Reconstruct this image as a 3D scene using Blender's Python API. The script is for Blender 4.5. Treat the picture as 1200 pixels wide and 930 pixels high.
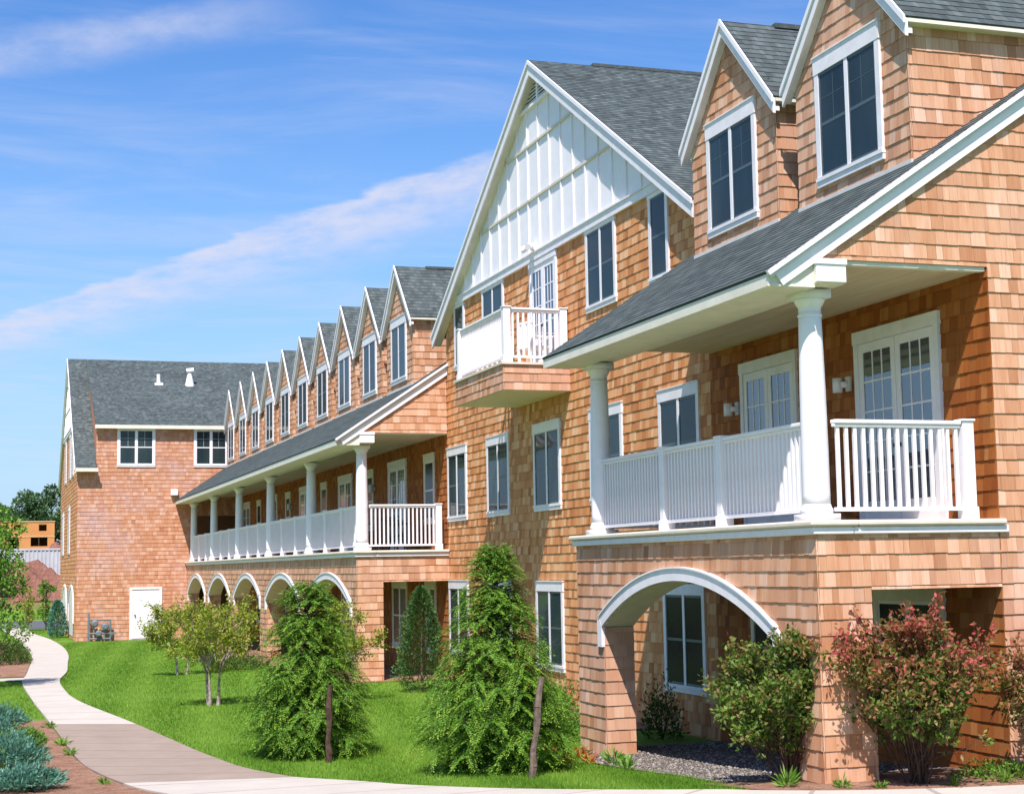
import bpy, bmesh, math, random
import numpy as np
from mathutils import Vector, Matrix

for o in list(bpy.data.objects):
    bpy.data.objects.remove(o)
SC = bpy.context.scene
COL = SC.collection
rng = np.random.default_rng(7)
random.seed(7)

# ------------------------------------------------------------------ camera, sky, sun, exposure
CAMZ = 2.45
def cam_axes(yaw, pitch, roll):
    F = Vector((math.sin(yaw)*math.cos(pitch), math.cos(yaw)*math.cos(pitch), math.sin(pitch)))
    R = Vector((math.cos(yaw), -math.sin(yaw), 0))
    U = R.cross(F)
    return F, R*math.cos(roll)+U*math.sin(roll), U*math.cos(roll)-R*math.sin(roll)
cd = bpy.data.cameras.new('camera')
cam = bpy.data.objects.new('camera', cd)
COL.objects.link(cam)
F_, R_, U_ = cam_axes(math.radians(18.3029), math.radians(6.0372), math.radians(-0.9925))
M_ = Matrix((R_, U_, -F_)).transposed().to_4x4()
M_.translation = Vector((0, 0, CAMZ))
cam.matrix_world = M_
cd.sensor_width = 36.0
cd.lens = 1874.56/1200*36
cd.clip_start = 0.1
cd.clip_end = 8000
SC.camera = cam

SUNV = Vector((-0.29, -0.57, 1.0)).normalized()
sd = bpy.data.lights.new('sun', 'SUN')
sd.energy = 5.0
sd.angle = math.radians(0.5)
sd.color = (1.0, 0.920, 0.880)
sun = bpy.data.objects.new('sun', sd)
COL.objects.link(sun)
sun.rotation_euler = SUNV.to_track_quat('Z', 'Y').to_euler()
sun.location = (0, 0, 60)

W = bpy.data.worlds.new('World')
SC.world = W
W.use_nodes = True
def build_world():
    nt = W.node_tree
    N, L = nt.nodes, nt.links
    N.clear()
    out = N.new('ShaderNodeOutputWorld')
    bg = N.new('ShaderNodeBackground')
    bg.inputs['Strength'].default_value = 0.108
    sky = N.new('ShaderNodeTexSky')
    sky.sky_type = 'NISHITA'
    sky.sun_disc = False
    sky.sun_elevation = math.asin(SUNV.z)
    sky.sun_rotation = math.atan2(SUNV.x, SUNV.y)
    sky.air_density = 1.0
    sky.dust_density = 0.6
    sky.ozone_density = 2.0
    tc = N.new('ShaderNodeTexCoord')
    sep = N.new('ShaderNodeSeparateXYZ')
    L.new(tc.outputs['Generated'], sep.inputs[0])
    def math_(op, a, b=None, clamp=False):
        n = N.new('ShaderNodeMath'); n.operation = op; n.use_clamp = clamp
        for i, v in enumerate((a, b)):
            if v is None: continue
            if isinstance(v, (int, float)): n.inputs[i].default_value = v
            else: L.new(v, n.inputs[i])
        return n.outputs[0]
    zc = math_('MAXIMUM', sep.outputs[2], 0.02)
    px = math_('DIVIDE', sep.outputs[0], zc)        # where the view ray meets the cirrus layer
    py = math_('DIVIDE', sep.outputs[1], zc)
    comb = N.new('ShaderNodeCombineXYZ')
    L.new(px, comb.inputs[0]); L.new(py, comb.inputs[1])
    def noise(scale, detail, rough, sx=1, sy=1, rot=0, dist=0.0):
        mp = N.new('ShaderNodeMapping')
        mp.inputs['Scale'].default_value = (sx, sy, 1)
        mp.inputs['Rotation'].default_value = (0, 0, rot)
        L.new(comb.outputs[0], mp.inputs[0])
        n = N.new('ShaderNodeTexNoise')
        n.inputs['Scale'].default_value = scale
        n.inputs['Detail'].default_value = detail
        n.inputs['Roughness'].default_value = rough
        n.inputs['Distortion'].default_value = dist
        L.new(mp.outputs[0], n.inputs['Vector'])
        return n.outputs[0]
    def smooth(v, a, b):
        n = N.new('ShaderNodeMapRange'); n.interpolation_type = 'SMOOTHSTEP'
        n.inputs['From Min'].default_value = a; n.inputs['From Max'].default_value = b
        L.new(v, n.inputs['Value'])
        return n.outputs[0]
    # streaks: straight trails lying in the layer
    def trail(p0, p1, w_up, w_dn, dens, ns, t0=None, t1=None):
        dx, dy = p1[0]-p0[0], p1[1]-p0[1]
        ln = math.hypot(dx, dy); dx /= ln; dy /= ln
        nx, ny = -dy, dx
        if ny < 0: nx, ny = -nx, -ny
        off = nx*p0[0]+ny*p0[1]
        d = math_('SUBTRACT', math_('ADD', math_('MULTIPLY', px, nx), math_('MULTIPLY', py, ny)), off)
        wob = math_('MULTIPLY', math_('SUBTRACT', noise(3.2, 5, 0.62), 0.5), ns)
        d = math_('ADD', d, wob)
        up = smooth(d, w_up, 0.0)       # far side of the line, soft
        dn = smooth(d, -w_dn, 0.0)      # near side, crisp
        m = math_('MULTIPLY', up, dn)
        if t0 is not None:
            t = math_('ADD', math_('MULTIPLY', px, dx), math_('MULTIPLY', py, dy))
            m = math_('MULTIPLY', m, smooth(t, t0[0]*dx+t0[1]*dy, t1[0]*dx+t1[1]*dy))
        tex = smooth(noise(5.0, 6, 0.65, 1.0, 0.55, 0.5), 0.1, 0.75)
        return math_('MULTIPLY', math_('MULTIPLY', m, tex), dens)
    c1 = trail((0.05, 6.6), (1.17, 3.66), 0.70, 0.08, 0.95, 0.26)
    c2 = trail((0.01, 3.14), (0.42, 2.80), 0.20, 0.12, 0.62, 0.20, (0.60, 2.66), (0.28, 2.92))
    wisp = math_('MULTIPLY', smooth(noise(1.1, 7, 0.62, 0.75, 1.6, 0.75, 0.6), 0.40, 0.80), 0.36)
    haze = math_('MULTIPLY', smooth(sep.outputs[2], 0.34, -0.02), 0.78)
    cl = math_('MAXIMUM', math_('MAXIMUM', c1, c2), wisp, clamp=True)
    mix = N.new('ShaderNodeMix'); mix.data_type = 'RGBA'
    L.new(cl, mix.inputs['Factor'])
    hs = N.new('ShaderNodeHueSaturation')
    hs.inputs['Saturation'].default_value = 1.34
    hs.inputs['Hue'].default_value = 0.511
    hs.inputs['Value'].default_value = 1.18
    L.new(sky.outputs[0], hs.inputs['Color'])
    hz = N.new('ShaderNodeMix'); hz.data_type = 'RGBA'
    L.new(haze, hz.inputs['Factor']); L.new(hs.outputs[0], hz.inputs['A'])
    hz.inputs['B'].default_value = (2.05, 3.55, 5.8, 1)
    L.new(hz.outputs['Result'], mix.inputs['A'])
    mix.inputs['B'].default_value = (4.5, 4.65, 5.7, 1)
    L.new(mix.outputs['Result'], bg.inputs['Color'])
    L.new(bg.outputs[0], out.inputs[0])
build_world()
SC.view_settings.view_transform = 'Standard'
SC.view_settings.look = 'None'
SC.view_settings.exposure = 0.58
SC.view_settings.gamma = 1.0
SC.view_settings.use_curve_mapping = False
SC.render.engine = 'CYCLES'
SC.render.resolution_x = 1024
SC.render.resolution_y = 793

# ------------------------------------------------------------------ material helpers
class NT:
    def __init__(s, name):
        s.m = bpy.data.materials.new(name); s.m.use_nodes = True
        s.t = s.m.node_tree; s.N = s.t.nodes; s.L = s.t.links
        s.N.clear()
        s.out = s.N.new('ShaderNodeOutputMaterial')
        s.b = s.N.new('ShaderNodeBsdfPrincipled')
        s.L.new(s.b.outputs[0], s.out.inputs[0])
    def n(s, t, **kw):
        x = s.N.new(t)
        for k, v in kw.items(): setattr(x, k, v)
        return x
    def put(s, sock, v):
        if isinstance(v, (int, float)): sock.default_value = v
        elif isinstance(v, tuple): sock.default_value = v if len(v) == 4 or len(v) == 3 and sock.type == 'VECTOR' else v+(1,)
        else: s.L.new(v, sock)
    def coord(s, kind='Object', scale=(1, 1, 1)):
        tc = s.n('ShaderNodeTexCoord'); mp = s.n('ShaderNodeMapping')
        mp.inputs['Scale'].default_value = scale
        s.L.new(tc.outputs[kind], mp.inputs[0])
        return mp.outputs[0]
    def noise(s, vec, scale=5, detail=4, rough=0.55, dist=0):
        x = s.n('ShaderNodeTexNoise')
        s.L.new(vec, x.inputs['Vector'])
        x.inputs['Scale'].default_value = scale; x.inputs['Detail'].default_value = detail
        x.inputs['Roughness'].default_value = rough; x.inputs['Distortion'].default_value = dist
        return x.outputs[0]
    def attr(s, name):
        x = s.n('ShaderNodeAttribute', attribute_name=name)
        return x.outputs['Fac']
    def math(s, op, a, b=0.0, clamp=False):
        x = s.n('ShaderNodeMath', operation=op, use_clamp=clamp)
        s.put(x.inputs[0], a); s.put(x.inputs[1], b)
        return x.outputs[0]
    def rng(s, v, a, b, c=0.0, d=1.0):
        x = s.n('ShaderNodeMapRange')
        s.put(x.inputs['Value'], v)
        for k, q in (('From Min', a), ('From Max', b), ('To Min', c), ('To Max', d)): x.inputs[k].default_value = q
        return x.outputs[0]
    def ramp(s, v, stops):
        x = s.n('ShaderNodeValToRGB')
        e = x.color_ramp.elements
        while len(e) < len(stops): e.new(0.5)
        for k, (p, c) in enumerate(stops):
            e[k].position = p; e[k].color = c+(1,)
        s.put(x.inputs[0], v)
        return x.outputs[0]
    def mix(s, f, a, b, mode='MIX'):
        x = s.n('ShaderNodeMix', data_type='RGBA', blend_type=mode)
        s.put(x.inputs['Factor'], f); s.put(x.inputs['A'], a); s.put(x.inputs['B'], b)
        return x.outputs['Result']
    def bump(s, h, dist=0.01, strength=0.5):
        x = s.n('ShaderNodeBump')
        x.inputs['Distance'].default_value = dist; x.inputs['Strength'].default_value = strength
        s.L.new(h, x.inputs['Height'])
        s.L.new(x.outputs[0], s.b.inputs['Normal'])
    def base(s, c, rough=0.6, spec=0.3, metal=0.0):
        s.put(s.b.inputs['Base Color'], c)
        s.put(s.b.inputs['Roughness'], rough)
        s.b.inputs['Specular IOR Level'].default_value = spec
        s.b.inputs['Metallic'].default_value = metal
        return s.m

def mat_cedar(name, stops, bleach, bleach_amt, seed):
    k = NT(name)
    r = k.attr('rnd')
    c = k.ramp(r, stops)
    uv = k.coord('UV', (55, 2.2, 1))
    grain = k.noise(uv, 1.0, 5, 0.65)
    c = k.mix(k.rng(grain, 0.3, 0.7, 0.0, 0.45), c, k.mix(1.0, c, (0.62, 0.48, 0.40), 'MULTIPLY'))
    v2 = k.coord('UV', (9, 1.1, 1))
    st = k.noise(v2, 1.0, 3, 0.6)
    c = k.mix(k.rng(st, 0.48, 0.76, 0.0, 0.58), c, k.mix(1.0, c, (0.80, 0.52, 0.34), 'MULTIPLY'))
    ob = k.coord('Object')
    big = k.noise(ob, 0.35, 3, 0.6)
    r2 = k.attr('rnd2')
    bl = k.math('ADD', k.rng(big, 0.42, 0.72), k.math('MULTIPLY', k.math('SUBTRACT', r2, 0.5), 0.35))
    c = k.mix(k.rng(bl, 0.25, 0.95, 0.0, bleach_amt), c, bleach)
    dk = k.math('GREATER_THAN', r2, 0.955)
    c = k.mix(k.math('MULTIPLY', dk, 0.30), c, k.mix(1.0, c, (0.45, 0.36, 0.33), 'MULTIPLY'))
    k.bump(grain, 0.004, 0.5)
    return k.base(c, 0.78, 0.2)
M = {}
M['cedar'] = mat_cedar('cedar_weathered', [(0.0, (0.46, 0.225, 0.115)), (0.25, (0.56, 0.300, 0.170)), (0.55, (0.62, 0.355, 0.215)), (0.85, (0.68, 0.420, 0.275)), (1.0, (0.74, 0.51, 0.37))], (0.58, 0.40, 0.32), 0.42, 1)
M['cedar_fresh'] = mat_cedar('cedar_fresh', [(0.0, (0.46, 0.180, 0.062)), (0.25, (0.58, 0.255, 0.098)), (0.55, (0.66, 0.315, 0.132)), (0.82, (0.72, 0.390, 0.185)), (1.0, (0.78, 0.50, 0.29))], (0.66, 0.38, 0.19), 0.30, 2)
M['cedar_shade'] = mat_cedar('cedar_sheltered_shaded', [(0.0, (0.25, 0.070, 0.014)), (0.4, (0.34, 0.108, 0.024)), (0.85, (0.41, 0.145, 0.036)), (1.0, (0.46, 0.21, 0.075))], (0.46, 0.25, 0.10), 0.35, 3)  # unweathered orange cedar, its colour darkened further to carry the porch shade
M['cedar_far'] = mat_cedar('cedar_bleached', [(0.0, (0.51, 0.235, 0.130)), (0.35, (0.56, 0.280, 0.165)), (0.7, (0.60, 0.320, 0.20)), (1.0, (0.67, 0.41, 0.29))], (0.52, 0.36, 0.35), 0.70, 4)
def mat_plain(name, c, rough=0.55, spec=0.3, var=0.08, scale=6, metal=0.0):
    k = NT(name)
    n = k.noise(k.coord('Object'), scale, 5, 0.6)
    lo = tuple(x*(1-var*2) for x in c); hi = tuple(min(1, x*(1+var)) for x in c)
    c_ = k.ramp(n, [(0.3, lo), (0.7, hi)])
    if name.startswith('white') or name.startswith('cream'):
        st = k.noise(k.coord('Object', (9, 9, .9)), 1.0, 4, .65)
        c_ = k.mix(k.rng(st, .52, .80, 0, .09), c_, (c[0]*.62, c[1]*.58, c[2]*.50))
    return k.base(c_, rough, spec, metal)
M['white'] = mat_plain('white_paint', (0.82, 0.795, 0.815), 0.45, 0.35, 0.03, 3)
M['trim'] = mat_plain('white_trim', (0.78, 0.755, 0.775), 0.5, 0.3, 0.05, 5)
M['cream'] = mat_plain('cream_paint', (0.72, 0.69, 0.58), 0.55, 0.3, 0.05, 4)
M['cap'] = mat_plain('deck_edge_paint', (0.66, 0.60, 0.50), 0.55, 0.3, 0.06, 4)
M['back'] = mat_plain('cedar_backing', (0.16, 0.075, 0.035), 0.9, 0.1)
M['interior'] = mat_plain('dark_interior', (0.03, 0.03, 0.032), 0.9, 0.1)
M['dark_metal'] = mat_plain('dark_metal', (0.03, 0.032, 0.035), 0.4, 0.4)
M['lamp_grey'] = mat_plain('lamp_white', (0.62, 0.63, 0.64), 0.4, 0.4, 0.04)
M['concrete_base'] = mat_plain('concrete_base', (0.30, 0.29, 0.275), 0.9, 0.2, 0.12, 8)
M['flash'] = mat_plain('flashing', (0.62, 0.60, 0.56), 0.4, 0.4, 0.05)
def mat_soffit():
    k = NT('soffit_boards')
    v = k.coord('Object')
    w = k.n('ShaderNodeTexWave', wave_type='BANDS', bands_direction='X', wave_profile='SAW')
    w.inputs['Scale'].default_value = 0.9; w.inputs['Distortion'].default_value = 0
    k.L.new(v, w.inputs['Vector'])
    line = k.rng(w.outputs['Fac'], 0.0, 0.05, 0.0, 1.0)
    n = k.noise(k.coord('Object', (1, 0.15, 1)), 5, 4, 0.6)
    c = k.ramp(n, [(0.3, (0.54, 0.44, 0.31)), (0.7, (0.66, 0.56, 0.42))])
    c = k.mix(line, (0.36, 0.29, 0.20), c)
    return k.base(c, 0.6, 0.25)
M['soffit'] = mat_soffit()
def mat_glass(name, c1, c2, rough=0.04, ior=1.5, see=0.0):
    k = NT(name)
    v = k.coord('Object', (1.2, 1.2, 0.5))
    n = k.noise(v, 0.9, 3, 0.5)
    oi = k.n('ShaderNodeObjectInfo')
    n = k.math('ADD', n, k.math('MULTIPLY', k.math('SUBTRACT', oi.outputs['Random'], 0.5), 0.6))
    c = k.ramp(n, [(0.30, c1), (0.70, c2)])
    k.bump(k.noise(k.coord('Object'), 1.6, 1, 0.4), 0.02, 0.12)
    m = k.base(c, rough, 0.5)
    if see:
        tr = k.n('ShaderNodeBsdfTransparent'); tr.inputs[0].default_value = (.50, .62, .66, 1)
        ms = k.n('ShaderNodeMixShader'); ms.inputs[0].default_value = see
        k.L.new(k.b.outputs[0], ms.inputs[1]); k.L.new(tr.outputs[0], ms.inputs[2]); k.L.new(ms.outputs[0], k.out.inputs[0])
    k.b.inputs['IOR'].default_value = ior
    return m
M['glass'] = mat_glass('window_glass', (0.018, 0.036, 0.042), (0.050, 0.082, 0.086), 0.06, 1.5, .38)
M['curtain'] = mat_plain('curtain_cloth', (0.36, 0.38, 0.37), .9, .1, .1, 12)
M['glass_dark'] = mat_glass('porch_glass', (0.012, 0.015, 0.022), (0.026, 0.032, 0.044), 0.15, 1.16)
M['glass_door'] = mat_glass('door_glass', (0.03, 0.045, 0.06), (0.06, 0.08, 0.10), 0.03, 2.4)
M['sash_grey'] = mat_plain('sash_grey', (0.075, 0.105, 0.120), 0.4, 0.4)
def mat_roof():
    k = NT('asphalt_shingles')
    tc = k.n('ShaderNodeTexCoord')
    def brick(w, off, seedshift):
        mp = k.n('ShaderNodeMapping'); mp.inputs['Location'].default_value = (seedshift, 0, 0)
        k.L.new(tc.outputs['UV'], mp.inputs[0])
        b = k.n('ShaderNodeTexBrick')
        b.offset = off; b.offset_frequency = 3
        b.inputs['Scale'].default_value = 1.0
        b.inputs['Brick Width'].default_value = w; b.inputs['Row Height'].default_value = 0.14
        b.inputs['Mortar Size'].default_value = 0.003; b.inputs['Mortar Smooth'].default_value = 0.3
        b.inputs['Bias'].default_value = 0.0
        b.inputs['Color1'].default_value = (0, 0, 0, 1); b.inputs['Color2'].default_value = (1, 1, 1, 1)
        b.inputs['Mortar'].default_value = (0.0, 0.0, 0.0, 1)
        k.L.new(mp.outputs[0], b.inputs['Vector'])
        return b.outputs['Color'], b.outputs['Fac']
    c1, f1 = brick(0.11, 0.37, 0.0)
    c2, f2 = brick(0.21, 0.61, 3.3)
    t = k.math('ADD', k.math('MULTIPLY', k.n('ShaderNodeRGBToBW').outputs[0], 0.0), 0.0)
    bw1 = k.n('ShaderNodeRGBToBW'); k.L.new(c1, bw1.inputs[0])
    bw2 = k.n('ShaderNodeRGBToBW'); k.L.new(c2, bw2.inputs[0])
    t = k.math('ADD', k.math('MULTIPLY', bw1.outputs[0], 0.55), k.math('MULTIPLY', bw2.outputs[0], 0.45))
    gr = k.noise(k.coord('UV'), 160, 2, 0.7)
    big = k.noise(k.coord('UV'), 0.5, 4, 0.6)
    t = k.math('ADD', t, k.math('MULTIPLY', k.math('SUBTRACT', gr, 0.5), 0.7))
    t = k.math('ADD', t, k.math('MULTIPLY', k.math('SUBTRACT', big, 0.5), 0.5), True)
    c = k.ramp(t, [(0.0, (0.045, 0.056, 0.056)), (0.4, (0.068, 0.086, 0.087)), (0.7, (0.092, 0.115, 0.114)), (1.0, (0.135, 0.162, 0.155))])
    k.bump(gr, 0.004, 0.6)
    return k.base(c, 0.9, 0.2)
M['roof'] = mat_roof()
M['ridge'] = mat_plain('ridge_shingles', (0.085, 0.105, 0.105), 0.9, 0.2, 0.2, 9)
def mat_leaf(name, stops, trans=0.35, tone_stops=None, rough=0.55):
    k = NT(name)
    c = k.ramp(k.attr('rnd'), stops)
    if tone_stops is not None:
        c2 = k.ramp(k.attr('rnd'), tone_stops)
        c = k.mix(k.attr('tone'), c, c2)
    k.base(c, rough, 0.25)
    tr = k.n('ShaderNodeBsdfTranslucent')
    k.L.new(k.mix(1.0, c, (1.0, 1.0, 0.55), 'MULTIPLY'), tr.inputs['Color'])
    ms = k.n('ShaderNodeMixShader'); ms.inputs[0].default_value = trans
    k.L.new(k.b.outputs[0], ms.inputs[1]); k.L.new(tr.outputs[0], ms.inputs[2])
    k.L.new(ms.outputs[0], k.out.inputs[0])
    return k.m
M['hemlock'] = mat_leaf('hemlock_needles', [(0, (0.035, 0.105, 0.014)), (0.5, (0.095, 0.225, 0.022)), (1, (0.18, 0.34, 0.034))], 0.3, [(0, (0.20, 0.37, 0.032)), (1, (0.40, 0.56, 0.070))])
M['arbor'] = mat_leaf('arborvitae_leaves', [(0, (0.035, 0.090, 0.026)), (0.6, (0.075, 0.165, 0.042)), (0.95, (0.12, 0.22, 0.06)), (1, (0.30, 0.16, 0.06))], 0.2)
M['crab'] = mat_leaf('crabapple_leaves', [(0, (0.15, 0.24, 0.025)), (0.55, (0.29, 0.37, 0.040)), (0.85, (0.42, 0.45, 0.07)), (1, (0.50, 0.32, 0.12))], 0.4)
M['bush'] = mat_leaf('burning_bush_leaves', [(0, (0.050, 0.110, 0.018)), (0.45, (0.11, 0.20, 0.028)), (0.75, (0.20, 0.28, 0.045)), (0.9, (0.26, 0.20, 0.08)), (1, (0.36, 0.16, 0.08))], 0.35, [(0, (0.17, 0.085, 0.035)), (0.4, (0.30, 0.12, 0.06)), (0.65, (0.42, 0.085, 0.075)), (1, (0.55, 0.075, 0.105))])
M['birch'] = mat_leaf('light_leaves', [(0, (0.07, 0.17, 0.022)), (0.5, (0.14, 0.30, 0.04)), (1, (0.25, 0.42, 0.07))], 0.4)
M['dark_leaf'] = mat_leaf('far_leaves', [(0, (0.045, 0.095, 0.045)), (0.6, (0.085, 0.160, 0.065)), (1, (0.13, 0.22, 0.08))], 0.2)
M['box'] = mat_leaf('hedge_leaves', [(0, (0.03, 0.07, 0.014)), (0.6, (0.065, 0.13, 0.022)), (1, (0.16, 0.17, 0.05))], 0.25)
M['juniper'] = mat_leaf('juniper_needles', [(0, (0.04, 0.13, 0.09)), (0.5, (0.09, 0.24, 0.17)), (1, (0.18, 0.37, 0.27))], 0.2, [(0, (0.10, 0.22, 0.03)), (1, (0.18, 0.33, 0.05))])
M['weed'] = mat_leaf('weed_leaves', [(0, (0.09, 0.20, 0.025)), (1, (0.23, 0.42, 0.06))], 0.35)
M['orange'] = mat_leaf('orange_leaves', [(0, (0.38, 0.09, 0.03)), (0.7, (0.60, 0.18, 0.06)), (1, (0.45, 0.30, 0.08))], 0.35)
M['grass'] = mat_leaf('grass_blades', [(0, (0.095, 0.215, 0.018)), (0.5, (0.160, 0.315, 0.030)), (0.93, (0.26, 0.41, 0.050)), (1, (0.42, 0.43, 0.12))], 0.45)
M['bark'] = mat_plain('bark', (0.17, 0.12, 0.085), 0.9, 0.1, 0.3, 14)
M['bark_pale'] = mat_plain('pale_bark', (0.42, 0.34, 0.30), 0.9, 0.1, 0.3, 14)
M['stake'] = mat_plain('stake_wood', (0.17, 0.125, 0.10), 0.9, 0.1, 0.3, 14)
M['twig'] = mat_plain('twig_bark', (0.09, 0.055, 0.040), 0.9, 0.1, 0.25, 14)
def mat_ground(name, stops, scale, bumpd, rough=0.95, fine=60):
    k = NT(name)
    v = k.coord('Object')
    a = k.noise(v, scale, 6, 0.7); b = k.noise(v, fine, 4, 0.75)
    t = k.math('ADD', k.math('MULTIPLY', a, 0.45), k.math('MULTIPLY', b, 0.55))
    k.bump(b, bumpd, 1.0)
    return k.base(k.ramp(t, stops), rough, 0.15)
M['mulch'] = mat_ground('mulch', [(0.3, (0.12, 0.055, 0.032)), (0.5, (0.31, 0.17, 0.11)), (0.7, (0.50, 0.32, 0.225))], 3, 0.05, fine=22)
M['gravel'] = mat_ground('gravel', [(0.3, (0.05, 0.046, 0.043)), (0.5, (0.17, 0.152, 0.138)), (0.7, (0.40, 0.36, 0.33))], 4, 0.04, fine=45)
M['soil'] = mat_ground('red_soil', [(0.3, (0.17, 0.075, 0.052)), (0.5, (0.27, 0.125, 0.09)), (0.75, (0.38, 0.20, 0.15))], 0.5, 0.3, fine=3)
M['asphalt'] = mat_ground('asphalt', [(0.3, (0.075, 0.078, 0.088)), (0.7, (0.13, 0.135, 0.15))], 1, 0.01)
M['lawn'] = mat_ground('lawn_soil', [(0.25, (0.085, 0.175, 0.018)), (0.5, (0.125, 0.240, 0.025)), (0.75, (0.17, 0.300, 0.036))], 0.7, 0.05, fine=14)
def mat_path(name, lo, hi, joint):
    k = NT(name)
    v = k.coord('Object')
    a = k.noise(v, 1.3, 6, 0.7); b = k.noise(v, 70, 3, 0.7)
    t = k.math('ADD', k.math('MULTIPLY', a, 0.6), k.math('MULTIPLY', b, 0.4))
    c = k.ramp(t, [(0.3, lo), (0.7, hi)])
    uv = k.n('ShaderNodeUVMap'); s = k.n('ShaderNodeSeparateXYZ'); k.L.new(uv.outputs[0], s.inputs[0])
    fr = k.math('FRACT', k.math('DIVIDE', s.outputs[1], joint))
    ln = k.math('LESS_THAN', k.math('ABSOLUTE', k.math('SUBTRACT', fr, 0.5)), 0.022)
    c = k.mix(k.math('MULTIPLY', ln, 0.65), c, k.mix(1.0, c, (0.5, 0.45, 0.42), 'MULTIPLY'))
    k.bump(b, 0.004, 0.5)
    return k.base(c, 0.85, 0.2)
M['concrete'] = mat_path('pale_concrete', (0.40, 0.365, 0.315), (0.51, 0.47, 0.41), 1.5)
M['aggregate'] = mat_path('brown_concrete', (0.235, 0.185, 0.145), (0.33, 0.265, 0.215), 1.15)

# ------------------------------------------------------------------ mesh helpers
class MB:
    def __init__(s): s.v = []; s.f = []; s.m = []; s.cur = 0
    def add(s, vs, fs):
        b = len(s.v); s.v += [tuple(p) for p in vs]
        for f in fs: s.f.append([b+i for i in f]); s.m.append(s.cur)
    def box(s, x0, x1, y0, y1, z0, z1):
        s.add([(x0, y0, z0), (x1, y0, z0), (x1, y1, z0), (x0, y1, z0), (x0, y0, z1), (x1, y0, z1), (x1, y1, z1), (x0, y1, z1)],
              [(0, 3, 2, 1), (4, 5, 6, 7), (0, 1, 5, 4), (1, 2, 6, 5), (2, 3, 7, 6), (3, 0, 4, 7)])
    def prism(s, pts, off):
        n = len(pts); o = Vector(off)
        s.add([Vector(p) for p in pts]+[Vector(p)+o for p in pts],
              [list(range(n))[::-1], list(range(n, 2*n))]+[(i, (i+1) % n, n+(i+1) % n, n+i) for i in range(n)])
    def tube(s, p0, p1, r0, r1=None, n=8):
        r1 = r0 if r1 is None else r1
        p0, p1 = Vector(p0), Vector(p1); d = (p1-p0)
        if d.length < 1e-6: return
        d.normalize(); a = d.orthogonal().normalized(); b = d.cross(a)
        ring = lambda p, r: [p+(a*math.cos(2*math.pi*i/n)+b*math.sin(2*math.pi*i/n))*r for i in range(n)]
        s.add(ring(p0, r0)+ring(p1, r1), [(i, (i+1) % n, n+(i+1) % n, n+i) for i in range(n)]+[list(range(n))[::-1], list(range(n, 2*n))])
    def path(s, pts, rs, n=6):
        for i in range(len(pts)-1): s.tube(pts[i], pts[i+1], rs[i], rs[i+1], n)
    def lathe(s, c, prof, n=24):
        c = Vector(c); k = len(prof); vs = []
        for r, z in prof:
            vs += [c+Vector((r*math.cos(2*math.pi*i/n), r*math.sin(2*math.pi*i/n), z)) for i in range(n)]
        fs = [(j*n+i, j*n+(i+1) % n, (j+1)*n+(i+1) % n, (j+1)*n+i) for j in range(k-1) for i in range(n)]
        fs += [list(range(n))[::-1], list(range((k-1)*n, k*n))]
        s.add(vs, fs)
    def build(s, name, mats, parent=None, smooth=False, bevel=0.0):
        me = bpy.data.meshes.new(name)
        me.from_pydata([tuple(p) for p in s.v], [], s.f)
        for m in (mats if isinstance(mats, (list, tuple)) else [mats]): me.materials.append(m)
        if any(s.m): me.polygons.foreach_set('material_index', s.m)
        if smooth:
            me.polygons.foreach_set('use_smooth', [len(f) == 4 for f in s.f])
        me.update()
        o = bpy.data.objects.new(name, me); COL.objects.link(o)
        if parent is not None: o.parent = parent
        if bevel:
            b = o.modifiers.new('bevel', 'BEVEL'); b.width = bevel; b.segments = 1; b.limit_method = 'ANGLE'
        return o

def quads_obj(name, V, mat, parent=None, uv=None, attrs=None, nv=4, smooth=False):
    """V: (n, nv, 3) one polygon per row."""
    V = np.asarray(V, dtype=np.float32); n = V.shape[0]
    me = bpy.data.meshes.new(name)
    me.vertices.add(n*nv); me.vertices.foreach_set('co', V.reshape(-1))
    me.loops.add(n*nv); me.loops.foreach_set('vertex_index', np.arange(n*nv, dtype=np.int32))
    me.polygons.add(n)
    me.polygons.foreach_set('loop_start', np.arange(0, n*nv, nv, dtype=np.int32))
    me.polygons.foreach_set('loop_total', np.full(n, nv, dtype=np.int32))
    if uv is not None:
        l = me.uv_layers.new(name='UVMap'); l.data.foreach_set('uv', np.asarray(uv, dtype=np.float32).reshape(-1))
    for k, a in (attrs or {}).items():
        at = me.attributes.new(k, 'FLOAT', 'FACE'); at.data.foreach_set('value', np.asarray(a, dtype=np.float32))
    me.materials.append(mat)
    me.update(calc_edges=True)
    o = bpy.data.objects.new(name, me); COL.objects.link(o)
    if parent is not None: o.parent = parent
    return o

def empty(name, loc, label, cat, group=None):
    o = bpy.data.objects.new(name, None); COL.objects.link(o); o.location = loc
    o['label'] = label; o['category'] = cat
    if group: o['group'] = group
    return o
def tag(o, label, cat, group=None):
    o['label'] = label; o['category'] = cat
    if group: o['group'] = group
    return o
def struct(o, kind='structure'):
    o['kind'] = kind; return o

GY = [0, 16, 18, 20, 22, 26, 39, 74, 100, 113, 122, 160, 180, 260, 400, 1500, 5000]
GZ = [0, 0, -.15, -.29, -.38, -.4, -.32, -.56, -.6, -.62, 1.6, 3.6, 4.8, 7.0, 8.0, 8.0, 0.0]
def gz(y): return float(np.interp(y, GY, GZ))

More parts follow.
